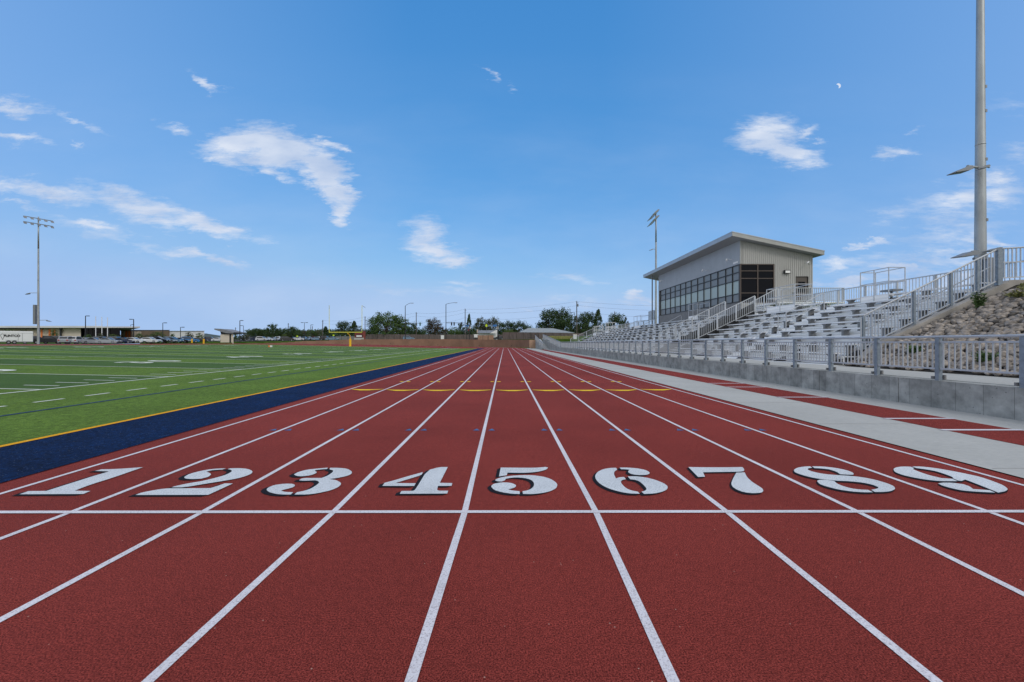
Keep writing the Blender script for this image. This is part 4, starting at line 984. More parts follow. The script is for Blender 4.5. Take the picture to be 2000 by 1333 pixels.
# yellow bollards / pads by the track
for px, lb in ((375,'yellow bollard in front of the bright blue suv'),(398,'yellow bollard left of the kiosk, right one of two')):
    D = 119; t = thing('bollard', lb, 'bollard', (ax(px,D), D, 1.15), group='yellow bollards'); bevel(MB().tube((0,0,0),(0,0,1.35),.22,12).build('post', M_YPAD, t), .05); MB().tube((0,0,-.02),(0,0,.06),.28,12).build('base', M_YPAD, t)
D = 74; t = thing('pylon', 'small orange and white marker lying on the far part of the field', 'marker', (ax(528,D), D, gz(ax(528,D))+.02))
MB().box(-.35,.0,-.1,.1,0,.28).build('orange_end', M_ORANGE, t); MB().box(.001,.3,-.1,.1,0,.3).build('white_end', M_WHITE, t)

# ---------------------------------------------------------------- lamp posts, signals, poles, wires
def zbase(px, D):
    x = ax(px, D); return GH(x, D) if (D > 103 and x < 9) else (2.43 if px > 700 else 1.13)
def lamp(px, top, D, arm, label, double=False, r=.11, m=None):
    z0 = zbase(px, D); h = az(top, D)-z0; m = m or M_DARK
    t = thing('lamp_post', label, 'lamp post', (ax(px,D), D, z0), group='lamp posts of the car park')
    MB().tube((0,0,0),(0,0,h),r,8,r*.7).build('pole', m, t)
    for s_ in ((-1,1) if double else (1 if arm > 0 else -1,)):
        MB().bar((0,0,h),(s_*abs(arm),0,h),.1,.1).build('arm', m, t); MB().box(min(s_*abs(arm),s_*(abs(arm)+.7)),max(s_*abs(arm),s_*(abs(arm)+.7)),-.2,.2,h-.1,h+.08).build('lamp_head', m, t)
lamp(167,617.5,118,.35,'dark lamp post left of the flagpoles',r=.14); lamp(261,624,118,-.4,'tallest dark lamp post behind the white car',r=.15); lamp(255.5,634.5,165,.5,'smaller lamp post just left of the tallest dark one')
lamp(318,631,120,.4,'dark lamp post above the brown block'); lamp(352.5,639.5,125,.4,'short dark lamp post in front of the pale block')
lamp(468.5,626.5,128,.3,'tall lamp post just right of the kiosk',r=.14); lamp(475.5,636.5,160,-.4,'shorter lamp post behind the one right of the kiosk')
lamp(594.5,630.5,160,.6,'double-headed lamp post between trees left of the goal post',True); lamp(607,635,165,.25,'thin dark lamp post standing among the far cars')
lamp(1122.5,611,150,-1.0,'dark lamp post beside the utility pole at the grandstand end')
def street_light(px, top, D, arm, rise, label, mast=None):
    z0 = 2.43; h = az(top,D)-z0; t = thing('street_light', label, 'street light', (ax(px,D), D, z0), group='street lights at the crossing')
    MB().tube((0,0,0),(0,0,h),.17,10,.12).build('pole', M_DARK, t); MB().box(-.35,.35,-.35,.35,0,.5).build('base', M_DARK, t)
    b = MB(); n = 6
    P = [(arm*i/n, 0, h + rise*math.sin(math.pi/2*i/n)) for i in range(n+1)]
    for a, c in zip(P, P[1:]): b.tube(a, c, .07, 6)
    b.build('arm', M_DARK, t); MB().box(arm-.1,arm+.9,-.16,.16,h+rise-.12,h+rise+.06).build('lamp_head', M_GREY, t)
    if mast:
        py, pend, sig = mast; zm = az(py,D)-z0; xe = ax(pend,D)-ax(px,D)
        MB().tube((0,0,zm),(xe,0,zm-.05),.12,8,.07).build('mast_arm', M_DARK, t)
        for q, col in sig:
            xs_ = ax(q,D)-ax(px,D); s_ = MB().box(xs_-.22,xs_+.22,-.2,.2,zm-1.05,zm+.25).build('traffic_signal', M_GREEN if col else M_DARK, t)
            for j in range(3): MB().tube((xs_,-.26,zm+.05-j*.4),(xs_,-.2005,zm+.05-j*.4),.14,8).build('signal_lens', M_DARK, s_)
street_light(791.5,598,158,2.3,1.1,'street light with a traffic signal arm beside the big green tree',(631.5,825,[(820.5,1)]))
t_ = street_light(871,594.5,156,3.4,.55,'tallest street light with a signal arm, left of the chimneyed house',(631,909,[(882,0),(887,0),(901,0)]))
def sign_post(name, label, px, base, D, z0, parts, cat='sign', grp=None):
    t = thing(name, label, cat, (ax(px,D), D, z0), group=grp)
    for nm, p0, p1, y0, y1, m in parts: MB().box(ax(p0,D)-ax(px,D), ax(p1,D)-ax(px,D), -.04, .04, az(y1,D)-z0, az(y0,D)-z0).build(nm, m, t)
    return t
sign_post('street_sign','blue street name sign on the signal arm left of the house',911.5,0,155,2.43,[('pole',911,912,631,664,M_DARK),('sign_panel',908,916,635.5,638,M_SIGNB)])
t = sign_post('pedestrian_signal','dark signal pole with a small pale sign and a red lamp',917,0,152,2.43,[('pole',916.2,917.6,634,664,M_DARK),('sign_panel',915.8,919.2,638.5,643,M_WHITE),('signal_box',913.3,916.1,642.5,648.5,M_DARK)],'traffic signal')
MB().tube((ax(914.9,152)-ax(917,152),-.10,az(645,152)-2.43),(ax(914.9,152)-ax(917,152),-.045,az(645,152)-2.43),.17,10).build('red_lamp', M_RED, t)
t = thing('warning_sign','lime yellow school warning sign on a pole above the small house','sign',(ax(950,150),150,2.43))
MB().tube((0,.06,0),(0,.06,az(634,150)-2.43),.05).build('pole', M_GREY, t); zc = az(635.8,150)-2.43
MB().prism([(-.36,zc-.5),(.36,zc-.5),(.36,zc+.1),(0,zc+.5),(-.36,zc+.1)],-.03,.0).build('sign_panel', M_SIGNY, t)
sign_post('street_sign','blue street sign on the dark signal pole beside the black car',972,0,148,2.43,[('pole',971.2,972.8,633,664,M_DARK),('sign_panel',962.5,970.8,634.5,638.3,M_SIGNB),('signal_box',970,973.5,638,643.5,M_WHITE)])
for px, py, lb in ((580.5,657.2,'first small lime road sign above the far parked cars'),(651.5,655.3,'second small lime road sign, just left of the goal post stem')):
    t = thing('warning_sign', lb, 'sign', (ax(px,158),158,GH(ax(px,158),158))); z = az(py,158)-GH(ax(px,158),158); MB().box(-.3,.3,-.03,0,z-.25,z+.25).build('sign_panel', M_SIGNY, t); MB().tube((0,.05,0),(0,.05,z),.04).build('pole', M_GREY, t)
poles = [(460,640,230),(563,631.5,210),(610,637.5,230),(629.5,625.5,190),(713,618.5,190),(813,610.5,175),(908.5,603.5,165),(1126.5,588.5,140),(1200.3,608.5,190)]
pl = ['short far utility pole left of the tall kiosk lamp','utility pole above the leaning tree','tiny utility pole right of the thin lamp post','slightly leaning utility pole left of the goal post','utility pole left of the big green tree',
      'wooden utility pole between the big green tree and the brownish tree','wooden utility pole right of the tallest street light','tallest wooden utility pole, rising beside the grandstand end','utility pole top above the trees behind the grandstand']
tops = []
for (px, py, D), lb in zip(poles, pl):
    z0 = zbase(px, D); h = az(py,D)-z0; t = thing('utility_pole', lb, 'utility pole', (ax(px,D), D, z0), group='utility poles')
    MB().tube((0,0,0),(.25 if px == 629.5 else 0,0,h),.2,8,.14).build('pole', M_POLEW, t); MB().bar((-.2,-.15,h-.6),(.6,-.15,h-.6),.1,.1).build('cross_arm', M_POLEW, t)
    if px in (1126.5,): MB().tube((.35,-.2,h-1.9),(.35,-.2,h-1.0),.22,8).build('transformer', M_GREY, t)
    tops.append((px, Vector((ax(px,D), D-.3, z0+h-.2))))
T = dict(tops)
def wire(p, q, sag, label, r=.022):
    b = MB(); n = 14; pts = [p.lerp(q, i/n) - Vector((0,0,sag*4*(i/n)*(1-i/n))) for i in range(n+1)]
    for a, c in zip(pts, pts[1:]): b.tube(a, c, r, 4, cap=False)
    tag(b.build('power_line', M_WIRE), label, 'power line', 'overhead power lines')
E = Vector((ax(1420,150),150,az(596,150)))
wl = [('left of the big tree',T[629.5],T[713]),('over the big green tree',T[713],T[813]),('behind the tallest street light',T[813],T[908.5]),('above the house and the bushes',T[908.5],T[1126.5]),('behind the press box',T[1126.5],E)]
for nm, p, q in wl:
    for k, (dz, wd) in enumerate(((0,'highest'),(-1.3,'second'),(-3.4,'lowest'))):
        v = Vector((0,0,dz)); wire(p+v, q+v, .9+.3*k, '%s overhead wire %s' % (wd, nm))

# ---------------------------------------------------------------- houses and fences behind the wall
D = 150; t = thing('house', 'grey hip-roofed house behind the dark wood fence at the grandstand end', 'house', (ax(1068,D), D, 2.43)); k0 = ax(1068,D)
def hx(px): return ax(px,D)-k0
def hz(py): return az(py,D)-2.43
MB().box(hx(1022),hx(1112),1,9,0,hz(651)).build('wall', mat('house_brick', (.17,.09,.075), .85), t)
b = MB(); e0, e1, zt_, zb_ = hx(1014), hx(1122), hz(640.2), hz(649.5)
r0, r1 = hx(1033), hx(1083)
b.quad((e0,-.5,zb_),(e1,-.5,zb_-.2),(r1,5,zt_-.1),(r0,5,zt_)); b.quad((e1,10.5,zb_),(e0,10.5,zb_),(r0,5,zt_),(r1,5,zt_-.1)); b.quad((e0,10.5,zb_),(e0,-.5,zb_),(r0,5,zt_),(r0,5,zt_)); b.quad((e1,-.5,zb_-.2),(e1,10.5,zb_),(r1,5,zt_-.1),(r1,5,zt_-.1))
b.box(e0,e1,-.5,10.5,zb_-.4,zb_-.21); b.build('roof', mat('pale_shingle', (.27,.31,.34), .85, var=.1, scale=1.2), t)
MB().tube((hx(1063),5,zt_-.2),(hx(1063),5,zt_+.5),.1).build('vent_pipe', M_GREY, t)
D = 158; t = thing('house', 'small house with a grey roof, white gable and brick chimney', 'house', (ax(952,D), D, 2.43)); k0 = ax(952,D)
MB().box(hx(934),hx(972),1,8,0,hz(650)).build('wall', M_WHITE, t)
MB().quad((hx(932),-.3,hz(651)),(hx(964),-.3,hz(651)),(hx(971),4.5,hz(644.8)),(hx(933),4.5,hz(645))).quad((hx(932),9,hz(651)),(hx(972),9,hz(651)),(hx(971),4.5,hz(644.8)),(hx(933),4.5,hz(645))).build('roof', M_SHING, t)
MB().prism([(hx(957),hz(651.5)),(hx(972.5),hz(651.5)),(hx(971),hz(644.6)),(hx(966),hz(646.3))], -.5, -.31).build('gable', M_WHITE, t)
MB().box(hx(931),hx(933.2),1,2,hz(652),hz(643.5)).build('chimney', mat('pale_brick', (.5,.42,.36), .9), t)
def fence(label, p0, p1, D0, D1, top0, top1, m, name='wood_fence', board=.9):
    x0, x1 = ax(p0,D0), ax(p1,D1); t = thing(name, label, 'fence', (x0, D0, 2.43)); n = max(3, int(math.hypot(x1-x0, D1-D0)/2.4)); pn = MB(); 
    for i in range(n):
        a, c = i/n, (i+1)/n; A = Vector(((x1-x0)*a,(D1-D0)*a,0)); B = Vector(((x1-x0)*c,(D1-D0)*c,0)); h = (az(top0,D0)*(1-a)+az(top1,D1)*a)-2.43 + .03*(i % 3)
        pn.quad(A, B, B+Vector((0,0,h)), A+Vector((0,0,h))); pn.quad(A+Vector((0,.05,0)), B+Vector((0,.05,0)), B+Vector((0,.05,h)), A+Vector((0,.05,h)))
        pn.quad(A+Vector((0,0,h)), B+Vector((0,0,h)), B+Vector((0,.05,h)), A+Vector((0,.05,h)))
        MB().box(A.x-.06,A.x+.06,A.y-.1,A.y-.01,0,h+.1).build('post', M_POLEW, t)
    pn.build('boards', m, t)
fence('grey weathered board fence behind the brown wall, under the trees', 716, 1010, 170, 162, 653.5, 654.5, M_WOOD)
fence('dark board fence in front of the hip-roofed house', 982, 1140, 136, 125, 649.5, 651.5, M_WOOD)
fence('new tan board fence in front of the small white-gabled house', 933, 964, 147, 147, 655.5, 655.5, M_WOODT)
fence('low dark metal fence behind the far cars left of the goal post', 655, 716, 178, 178, 657.5, 657, M_BRK, 'metal_fence')
t = thing('park_gate', 'dark gate frame in front of the board fence left of the ramp', 'gate', (ax(1042,120),120,2.43)); k0 = ax(1042,120)
for px in (1031,1038,1046,1052): MB().box(ax(px,120)-k0-.05,ax(px,120)-k0+.05,-.05,.05,-.3,az(652,120)-2.43).build('post', M_DARK, t)
for py in (653,656.5,660): MB().box(ax(1031,120)-k0,ax(1052,120)-k0,-.03,.03,az(py,120)-2.43-.05,az(py,120)-2.43+.05).build('rail', M_DARK, t)
D = 157
for px, w_, y0, lb in ((863,8,655.5,'white utility cabinet left of the tallest street light pole'),(928.5,11,653.5,'pale blue-white banner on the fence left of the tan fence')):
    t = thing('utility_cabinet' if px < 900 else 'banner', lb, 'cabinet' if px < 900 else 'banner', (ax(px,D),D,2.43)); h = az(y0,D)-2.43
    MB().box(-w_/2*D/F*.5*2/2-.0, w_/2*D/F, 0, .4 if px < 900 else .05, 0 if px < 900 else h*.45, h).build('panel', M_WHITE, t)
    MB().box(-w_/2*D/F, w_/2*D/F, -.02, .42 if px < 900 else .06, h+.002, h+.06).build('cap', M_PALEB, t)
t = thing('stone_pillar', 'small concrete pillar at the foot of the end stair railing', 'pillar', (ax(1123,88),88,2.2)); MB().box(-.35,.35,-.3,.3,-.4,.95).build('shaft', M_PALEB, t); MB().box(-.4,.4,-.35,.35,.95,1.05).build('cap', M_CREAM, t)

# ---------------------------------------------------------------- trees
def crown_mesh(seed, kind, n=4200):
    rnd = random.Random(seed); b = MB(); cl = []
    if kind == 'conifer':
        for i in range(70):
            h = rnd.random()**.9; r = (1-h)*.42+.03; a = rnd.uniform(0,6.28); q = r*rnd.uniform(.5,1)
            cl.append((Vector((q*math.cos(a), q*math.sin(a), .12+h*.86)), .07+.05*(1-h)))
    else:
        cnt = {'round':80,'spread':110,'open':75,'bush':90}[kind]
        for i in range(cnt):
            a = rnd.uniform(0,6.28); u = rnd.uniform(-.85,1); rr_ = math.sqrt(max(0,1-u*u))
            k = rnd.uniform(.45,1.0)
            if kind == 'round': c_ = Vector((rr_*math.cos(a)*.44*k, rr_*math.sin(a)*.44*k, .54+u*.42*k))
            elif kind == 'spread': c_ = Vector((rr_*math.cos(a)*.60*k, rr_*math.sin(a)*.60*k, .54+u*.43*k))
            elif kind == 'open': c_ = Vector((rr_*math.cos(a)*.46*k, rr_*math.sin(a)*.46*k, .53+u*.45*k))
            else: c_ = Vector((rr_*math.cos(a)*.60*k, rr_*math.sin(a)*.55*k, .44+u*.46*k))
            cl.append((c_, rnd.uniform(.07,.15)*(.8 if kind == 'open' else 1)))
    per = n//len(cl)
    for c_, r in cl:
        for j in range(per):
            d = Vector((rnd.gauss(0,1), rnd.gauss(0,1), rnd.gauss(0,.75))); d.normalize(); d *= r*rnd.random()**.45
            p = c_+d; u = Vector((rnd.uniform(-1,1), rnd.uniform(-1,1), rnd.uniform(-.6,.6))).normalized(); w = u.orthogonal().normalized(); w = Matrix.Rotation(rnd.uniform(0,6.28), 3, u) @ w
            s_ = rnd.uniform(.012,.026); b.quad(p-u*s_, p+w*s_*.7, p+u*s_, p-w*s_*.7)
    return b, cl
def trunk_mesh(cl, kind, seed):
    rnd = random.Random(seed+50); b = MB()
    if kind == 'conifer': return b.tube((0,0,0),(0,0,.95),.02,6,.003)
    f = .30 if kind != 'bush' else .12
    b.tube((0,0,0),(.01,0,f),.030,8,.022)
    for c_, r in cl[::7]:
        m_ = Vector((c_.x*.35, c_.y*.35, f+(c_.z-f)*.45)); b.tube((.01,0,f-.02), m_, .013, 5, .008); b.tube(m_, c_, .008, 5, .003)
    return b
TP = {}
def tree(px, w, top, D, kind, leaf, label, group='trees beyond the track', seed=None, base=None, name='tree'):
    seed = seed if seed is not None else int(px) % 4
    k = (kind, seed)
    if k not in TP:
        cb, cl = crown_mesh(seed*11+len(kind), kind); TP[k] = (cb.mesh('crown', None), trunk_mesh(cl, kind, seed).mesh('trunk', M_BARK), {})
    cm, tm, d = TP[k]
    if leaf not in d: m2 = cm.copy(); m2.materials.clear(); m2.materials.append(M_LEAF[leaf]); d[leaf] = m2
    z0 = zbase(px, D) if base is None else base; h = az(top, D)-z0
    ww = {'conifer':.84,'round':.98,'spread':1.36,'open':1.05,'bush':1.34}[kind]
    sx = (w/F*D)/ww
    t = thing(name, label, 'tree', (ax(px,D), D, z0), rz=random.uniform(-.6,.6), group=group); t.scale = (sx, sx, h)
    for nm, me in (('crown', d[leaf]), ('trunk', tm)):
        o = bpy.data.objects.new(nm, me); C.objects.link(o); o.parent = t
    return t
TL = [(489,26,641,215,'bush',0,'dark bush-like tree left of the leaning trees'),(503,30,638,210,'round',0,'dark round tree in the left end of the far tree row'),(517,26,639,214,'bush',1,'low green tree left of the leaning tall one'),
 (532,34,630,205,'open',0,'tall leaning tree with a ragged top right of the kiosk'),(545,26,640,210,'round',0,'dark tree just right of the ragged leaning tree'),(556,18,650,180,'bush',3,'small light green tree in front of the far row'),
 (568,34,636,208,'round',0,'dark wide tree behind the long black van'),(583,26,643,205,'bush',0,'low dark tree behind the first lime sign'),(597,30,642,208,'bush',4,'olive tree behind the double-headed lamp'),(610,24,644,204,'round',1,'green tree behind the thin lamp post'),
 (621,30,641,206,'bush',4,'olive round tree left of the leaning utility pole'),(636,24,638,200,'conifer',0,'dark pointed tree below the left goal upright'),(643,28,643,205,'bush',1,'low green tree behind the left goal upright'),
 (672,40,625,190,'round',0,'dark airy tree framed between the goal uprights'),(692,26,627.5,192,'conifer',0,'dark pointed tree beside the right goal upright, behind the brick sign'),(703,28,634,195,'bush',0,'dark low tree behind the brick sign'),(722,26,640,180,'bush',1,'green shrubby tree left of the big green tree'),
 (752,80,606.5,172,'spread',1,'biggest green tree with a pale forked trunk left of the first street light'),(738,44,614,178,'round',1,'green tree crown reaching left of the biggest tree'),(781,46,617,176,'round',1,'green tree filling the right side of the biggest tree'),(800,26,635,182,'bush',0,'dark low tree behind the first street light'),(808,26,628,190,'open',0,'thin airy tree behind the signal arm'),
 (822,24,641,190,'bush',0,'low dark tree left of the brownish tree'),(845,42,619,182,'round',2,'brownish tree between the two street lights'),(866,26,634,184,'bush',2,'small brownish tree left of the tallest street light'),
 (887,34,636,175,'bush',1,'green hedge-like tree right of the tallest street light'),(900,22,628,180,'open',0,'small airy tree behind the signal heads'),(916,18,614,176,'conifer',0,'narrow pointed conifer beside the wooden utility pole'),(926,22,636,178,'bush',0,'dark low tree behind the red signal'),
 (937,34,617.5,190,'round',4,'olive round tree above the small house roof'),(962,36,617,188,'round',4,'airy olive tree above the white gable'),(950,40,630,192,'bush',0,'dark tree mass behind the small house'),
 (990,44,625,185,'round',0,'dark round tree right of the blue street sign'),(1014,42,625,186,'round',0,'dark round tree above the left end of the hip roof'),(993,34,640,165,'bush',3,'light green bushes left of the dark board fence'),(1028,26,634,200,'bush',3,'pale green tree left of the tall dark tree'),(1038,22,632,205,'bush',1,'small green tree behind the hip roof'),
 (1076,60,599,170,'round',0,'tall dark ragged tree behind the hip-roofed house'),(1098,46,598.5,172,'round',0,'tall dark ragged tree with a feathery top left of the tallest utility pole'),(1070,60,622,176,'bush',0,'dense dark tree mass directly behind the hip roof'),(1104,44,618,165,'round',0,'dark dense tree left of the lamp at the grandstand end'),
 (1134,40,610,165,'round',0,'dark round tree just right of the tallest utility pole'),(1152,42,605,168,'round',0,'dark ragged tree behind the far end railing'),(1168,30,605,165,'conifer',0,'dark pointed tree behind the far bleacher boxes'),(1150,60,626,160,'bush',0,'dense dark foliage behind the far end stair railing'),
 (1204,42,608,180,'round',0,'dark tree behind the top of the bleachers'),(1219,24,618,185,'open',2,'thin bare-looking tree right of the dark one behind the bleachers'),(1190,36,624,178,'bush',0,'low dark tree behind the white railed box')]
for a in TL: tree(*a)
SL_ = [(17,18,642,130,'young tree behind the trailer roof at the left edge'),(45,16,642,132,'young tree right above the trailer end'),(106,14,643,130,'young tree in front of the orange panels'),(172,16,651,128,'young shrubby tree left of the flagpoles'),(196,12,650,127,'young shrubby tree between the flagpoles'),
 (222,20,651,128,'young shrubby tree right of the flagpoles'),(272,14,650,135,'young dark tree right of the tall lamp post'),(288,20,652,132,'yellow-green shrub in front of the brown block'),(308,28,647,132,'spreading young tree in front of the brown block'),(337,10,651,135,'thin young tree in front of the pale block'),
 (370,16,648,135,'young tree in front of the pale block, behind the blue suv'),(390,16,650,136,'reddish young tree left of the right bollard'),(462,16,652,150,'young tree just right of the kiosk wall'),(478,20,649,152,'bright young tree below the shorter lamp post')]
for i, (px, w, top, D, lb) in enumerate(SL_): tree(px, w, top, D, 'bush' if i in (3,5,7) else 'open', (1,4,3)[i % 3], lb, 'young trees in the car park', name='young_tree')
b = MB(); r4 = random.Random(9)
for i in range(1500):
    px = r4.uniform(484, 1012) if i % 4 else r4.uniform(1112, 1200); D = r4.uniform(214, 226); x = ax(px, D); z0 = zbase(px, D)
    hh = (az(646.5, D)-z0)*(1+.16*noise.noise(Vector((px*.06,0,3)))+.10*noise.noise(Vector((px*.21,0,8))))*math.sqrt(r4.random())
    for j in range(16):
        p = Vector((x+r4.gauss(0,.9), D+r4.gauss(0,.8), z0+max(.1,hh+r4.gauss(0,.55)))); u = Vector((r4.uniform(-1,1), r4.uniform(-1,1), r4.uniform(-1,1))).normalized(); w = u.orthogonal().normalized(); q = r4.uniform(.22,.42)
        b.quad(p-u*q, p+w*q*.7, p+u*q, p-w*q*.7)
tag(b.build('far_wood', M_LEAF[0]), 'dark wood filling the gaps low behind the far trees', 'wood', kind='stuff')
# distant wooded hills
b = MB(); prev = None
for i in range(90):
    a0, a1 = -0.95+i*.02, -0.95+(i+1)*.02; Rr = 900
    h0 = 16+7*noise.noise(Vector((i*.35,0,1))); h1 = 16+7*noise.noise(Vector(((i+1)*.35,0,1)))
    p0, p1 = (Rr*math.sin(a0), Rr*math.cos(a0)), (Rr*math.sin(a1), Rr*math.cos(a1)); q0, q1 = (p0[0]*1.3,p0[1]*1.3), (p1[0]*1.3,p1[1]*1.3)
    if a0 < .3:
        b.quad((*p0,1.0),(*p1,1.0),(p1[0]*1.12,p1[1]*1.12,h1),(p0[0]*1.12,p0[1]*1.12,h0)); b.quad((p0[0]*1.12,p0[1]*1.12,h0),(p1[0]*1.12,p1[1]*1.12,h1),(*q1,1.0),(*q0,1.0))
struct(b.build('hills', M_HILL))
# dry grass clumps by the far ramp
b = MB(); r3 = random.Random(5)
for i in range(2600):
    x = r3.uniform(9.8, 15.5); y = r3.uniform(88, 101); z0 = 2.2 if x > 9.5 else 1; h = r3.uniform(.35,.8); dx, dy = r3.uniform(-.2,.2), r3.uniform(-.2,.2)
    b.quad((x-.03,y,z0-.2),(x+.03,y,z0-.2),(x+dx+.005,y+dy,z0+h),(x+dx-.005,y+dy,z0+h))
tag(b.build('ornamental_grass', M_WEEDY), 'strip of dry yellow-green grasses behind the far ramp railing', 'grass', kind='stuff')
struct(MB().box(9.4, 17, 86, 102.9, -.1, 2.15).build('planting_bed', M_GRASS))

# ---------------------------------------------------------------- sky, sun, camera
SUN_AZ, SUN_EL = 148.0, 38.0     # clockwise from +Y
W = bpy.data.worlds.new('World'); S.world = W; W.use_nodes = True
nt = W.node_tree; N = nt.nodes; L = nt.links; bg = N['Background']
sky = N.new('ShaderNodeTexSky'); sky.sky_type = 'NISHITA'; sky.sun_disc = False; sky.sun_elevation = R(SUN_EL); sky.sun_rotation = R(SUN_AZ)
sky.altitude = 1600; sky.air_density = 1.0; sky.dust_density = .6; sky.ozone_density = 2.0
def M2(op, a, b_=None, c=None, clamp=False):
    n = N.new('ShaderNodeMath'); n.operation = op; n.use_clamp = clamp
    for i, v in enumerate((a, b_, c)):
        if v is None: continue
        if isinstance(v, (int, float)): n.inputs[i].default_value = v
        else: L.new(v, n.inputs[i])
    return n.outputs[0]
tc = N.new('ShaderNodeTexCoord'); sp = N.new('ShaderNodeSeparateXYZ'); L.new(tc.outputs['Generated'], sp.inputs[0])
yy = M2('MAXIMUM', sp.outputs['Y'], .02); u = M2('DIVIDE', sp.outputs['X'], yy); v = M2('DIVIDE', sp.outputs['Z'], yy)
cb = N.new('ShaderNodeCombineXYZ'); L.new(u, cb.inputs[0]); L.new(v, cb.inputs[1])
front = M2('GREATER_THAN', sp.outputs['Y'], .05)
# streaky coordinates: along the wind the noise is stretched
def nz(scale, st, rot, det=7, rough=.62, off=(0,0,0)):
    mp = N.new('ShaderNodeMapping'); mp.inputs['Rotation'].default_value = (0,0,rot); mp.inputs['Scale'].default_value = st; mp.inputs['Location'].default_value = off
    L.new(cb.outputs[0], mp.inputs[0]); n = N.new('ShaderNodeTexNoise'); n.inputs['Scale'].default_value = scale; n.inputs['Detail'].default_value = det; n.inputs['Roughness'].default_value = rough
    L.new(mp.outputs[0], n.inputs['Vector']); return n
wn = nz(9, (.55,1.7,1), R(18), 10, .68); ws = N.new('ShaderNodeVectorMath'); ws.operation = 'MULTIPLY_ADD'
L.new(wn.outputs['Color'], ws.inputs[0]); ws.inputs[1].default_value = (.22,.13,0); L.new(cb.outputs[0], ws.inputs[2])
wo = N.new('ShaderNodeVectorMath'); wo.operation = 'SUBTRACT'; L.new(ws.outputs[0], wo.inputs[0]); wo.inputs[1].default_value = (.11,.065,0)
# clouds: centre x,y (px of the photograph's tangent plane), half length, half width, angle clockwise, strength
CL = [(470,287,88,28,-8,1.1),(545,290,95,34,8,1.25),(612,322,78,28,32,1.2),(640,275,56,12,14,.95),(676,292,26,10,22,.9),(642,365,58,25,40,1.2),(674,380,28,10,12,1.0),(655,414,40,19,60,1.1),(540,335,52,13,24,.85),(412,312,34,9,-12,.8),(470,330,60,10,14,.35),
      (405,162,42,10,22,.85),(35,208,60,14,10,.7),(150,238,60,9,24,.6),(35,270,60,11,14,.72),(150,286,20,5,30,.45),(345,256,45,10,12,.55),
      (80,372,150,19,8,.85),(270,402,130,28,14,.85),(390,430,130,20,16,.95),(175,440,90,13,9,.55),(30,400,70,7,10,.5),(380,492,85,12,10,.75),(435,512,50,12,18,.7),(455,482,16,6,15,.5),(620,530,24,10,5,.28),
      (835,455,50,28,8,.8),(850,485,70,28,16,.95),(890,505,55,17,4,.9),(905,550,55,10,2,.45),(880,570,90,8,-3,.35),(690,576,45,7,4,.4),(1110,545,110,16,-2,.45),
      (950,148,28,8,34,.55),(1000,165,16,12,50,.35),(1505,268,72,36,10,.95),(1530,298,62,26,8,1.05),(1575,268,40,10,-30,.6),(1745,300,48,14,-4,.65),(1790,262,26,6,-8,.4),
      (1245,577,32,10,3,1.0),(1230,590,60,10,0,.55),(1030,612,30,8,2,.6),(1075,622,40,9,0,.5),
      (1900,390,170,48,-14,.62),(1960,350,90,22,-8,.62),(1760,420,110,26,-6,.42),(1850,500,200,20,-3,.55),(1640,512,80,12,-3,.55),(1930,470,60,16,12,.7),(1640,550,80,9,3,.75),(1700,525,160,30,0,.42),(1990,300,60,20,0,.4),(1820,545,200,26,-2,.75),(1700,480,60,7,-6,.8),(1760,525,70,8,2,.8),(1660,555,60,6,5,.95),(1950,475,60,7,8,.9),(1850,460,150,40,-4,.5),(1120,590,240,16,0,.4),(800,575,220,14,2,.35),(250,470,240,16,10,.4),(1980,210,60,22,10,.25)]
acc = None
for (x, y, a, w_, ang, st) in CL:
    mp = N.new('ShaderNodeMapping'); mp.vector_type = 'TEXTURE'
    mp.inputs['Location'].default_value = ((x-CX)/F, (HY-y)/F, 0); mp.inputs['Rotation'].default_value = (0,0,-R(ang)); mp.inputs['Scale'].default_value = (a/F*1.38, w_/F*1.6, 1)
    L.new(wo.outputs[0], mp.inputs[0]); ln = N.new('ShaderNodeVectorMath'); ln.operation = 'LENGTH'; L.new(mp.outputs[0], ln.inputs[0])
    k = M2('MULTIPLY_ADD', ln.outputs['Value'], -st, st); acc = k if acc is None else M2('SMOOTH_MAX' if False else 'MAXIMUM', acc, k)
acc = M2('MAXIMUM', acc, 0.0)
n1 = nz(18, (.34,1.7,1), R(19), 10, .72); n2 = nz(34, (.45,1.3,1), R(24), 6, .6, (3,2,0))
dt = M2('MULTIPLY_ADD', n1.outputs['Fac'], .85, M2('MULTIPLY', n2.outputs['Fac'], .4))
den = M2('ADD', M2('MULTIPLY', acc, 1.5), M2('MULTIPLY_ADD', dt, 3.0, -2.05))
den = M2('MULTIPLY', M2('MULTIPLY', den, 1.0, clamp=True), M2('MULTIPLY', acc, 2.2, clamp=True))
# thin high veil, wide and faint
vn = nz(3.2, (.5,1.5,1), R(10), 6, .6, (1,5,0)); veil = M2('MULTIPLY', M2('MULTIPLY_ADD', vn.outputs['Fac'], 2.2, -.85, True), .30)
vr = M2('MULTIPLY_ADD', v, -1.6, 1.15, True); veil = M2('MULTIPLY', veil, vr)
den = M2('MULTIPLY', M2('MAXIMUM', den, veil), front, clamp=True)
# cloud self-shading: thick lower parts greyer
shn = nz(9, (.6,1.6,1), R(15), 5, .5, (7,1,0)); sh = M2('MULTIPLY_ADD', shn.outputs['Fac'], 1.9, -.45, True)
cr = N.new('ShaderNodeMix'); cr.data_type = 'RGBA'; L.new(sh, cr.inputs['Factor'])
CG = 10.0
cr.inputs['A'].default_value = (.36*CG,.50*CG,.76*CG,1); cr.inputs['B'].default_value = (.82*CG,.87*CG,.96*CG,1)
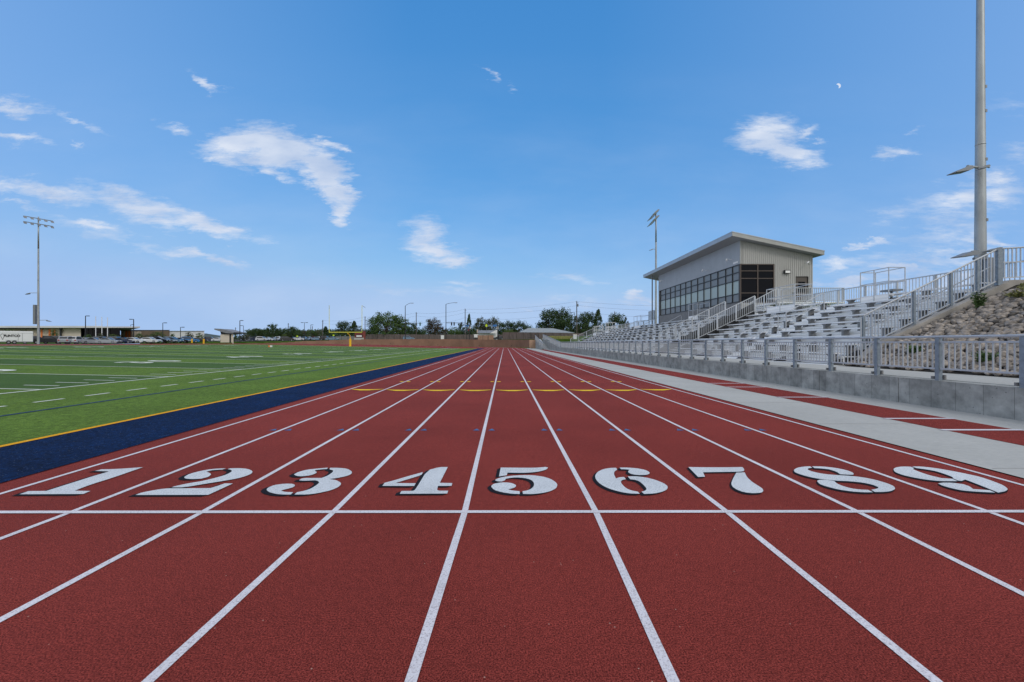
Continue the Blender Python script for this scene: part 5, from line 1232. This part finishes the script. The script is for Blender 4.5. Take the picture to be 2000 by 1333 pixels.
# the clear sky of this polarised, high-range exposure: deeper zenith, softer horizon than the raw model
sc_ = N.new('ShaderNodeSeparateColor'); L.new(sky.outputs[0], sc_.inputs[0]); cc_ = N.new('ShaderNodeCombineColor')
for i, (kk, gg, top_) in enumerate(((1.0,1.02,.40),(.80,.517,.575),(1.02,.317,.86))):
    L.new(M2('MULTIPLY', M2('SMOOTH_MIN', M2('MULTIPLY', M2('POWER', M2('MULTIPLY', sc_.outputs[i], .1), gg), kk), top_, .12), 10), cc_.inputs[i])
# unseen broken cloud cover added overhead and behind the camera for soft neutral fill
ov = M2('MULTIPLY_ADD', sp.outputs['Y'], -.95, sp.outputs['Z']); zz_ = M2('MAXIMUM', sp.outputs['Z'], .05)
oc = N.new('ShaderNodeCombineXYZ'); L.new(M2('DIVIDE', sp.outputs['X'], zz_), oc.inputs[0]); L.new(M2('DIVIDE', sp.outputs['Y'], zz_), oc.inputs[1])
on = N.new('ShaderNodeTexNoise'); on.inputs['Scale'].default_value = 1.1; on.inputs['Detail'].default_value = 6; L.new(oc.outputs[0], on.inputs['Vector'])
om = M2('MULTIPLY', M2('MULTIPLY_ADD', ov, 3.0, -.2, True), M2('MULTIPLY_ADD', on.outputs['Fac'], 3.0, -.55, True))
hz_ = N.new('ShaderNodeMix'); hz_.data_type = 'RGBA'; L.new(M2('MULTIPLY', M2('MULTIPLY_ADD', M2('ABSOLUTE', M2('DIVIDE', sp.outputs['X'], yy)), .42, -.10, True), front), hz_.inputs['Factor']); L.new(cc_.outputs[0], hz_.inputs['A']); hz_.inputs['B'].default_value = (2.9,4.7,8.4,1)
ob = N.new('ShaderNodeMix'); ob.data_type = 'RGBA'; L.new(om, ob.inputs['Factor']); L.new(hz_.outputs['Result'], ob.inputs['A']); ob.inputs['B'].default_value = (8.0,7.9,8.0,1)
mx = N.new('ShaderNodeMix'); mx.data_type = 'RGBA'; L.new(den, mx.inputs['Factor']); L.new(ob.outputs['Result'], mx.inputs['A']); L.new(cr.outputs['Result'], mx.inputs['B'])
# half moon
mv = N.new('ShaderNodeVectorMath'); mv.operation = 'DISTANCE'; L.new(cb.outputs[0], mv.inputs[0]); mv.inputs[1].default_value = ((1637.5-CX)/F, (HY-168)/F, 0)
m1 = M2('LESS_THAN', mv.outputs['Value'], 4.8/F)
mv2 = N.new('ShaderNodeVectorMath'); mv2.operation = 'DISTANCE'; L.new(cb.outputs[0], mv2.inputs[0]); mv2.inputs[1].default_value = ((1634.0-CX)/F, (HY-170)/F, 0)
m2 = M2('GREATER_THAN', mv2.outputs['Value'], 4.4/F); mm = M2('MULTIPLY', M2('MULTIPLY', m1, m2), M2('MULTIPLY', front, .75))
mo = N.new('ShaderNodeMix'); mo.data_type = 'RGBA'; L.new(mm, mo.inputs['Factor']); L.new(mx.outputs['Result'], mo.inputs['A']); mo.inputs['B'].default_value = (.85*CG,.88*CG,.95*CG,1)
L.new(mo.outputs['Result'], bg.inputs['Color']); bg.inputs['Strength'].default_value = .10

sl = bpy.data.lights.new('sun', 'SUN'); sl.energy = 1.0; sl.angle = R(16); sl.color = (1, .95, .88)
so = bpy.data.objects.new('sun', sl); C.objects.link(so)
sd = Vector((math.sin(R(SUN_AZ))*math.cos(R(SUN_EL)), math.cos(R(SUN_AZ))*math.cos(R(SUN_EL)), math.sin(R(SUN_EL))))
so.rotation_euler = sd.to_track_quat('Z', 'Y').to_euler(); so.location = (0, -20, 60)

cam = bpy.data.cameras.new('camera'); co = bpy.data.objects.new('camera', cam); C.objects.link(co)
cam.sensor_width = 36; cam.lens = 36*F/2000; cam.shift_x = (1000-CX)/2000; cam.shift_y = (HY-666.5)/2000
cam.clip_end = 20000; cam.clip_start = .05; co.location = (0, 0, EYE); co.rotation_euler = (R(90), 0, 0); S.camera = co
S.view_settings.view_transform = 'Standard'; S.view_settings.look = 'None'; S.view_settings.exposure = 0.0; S.view_settings.gamma = 1
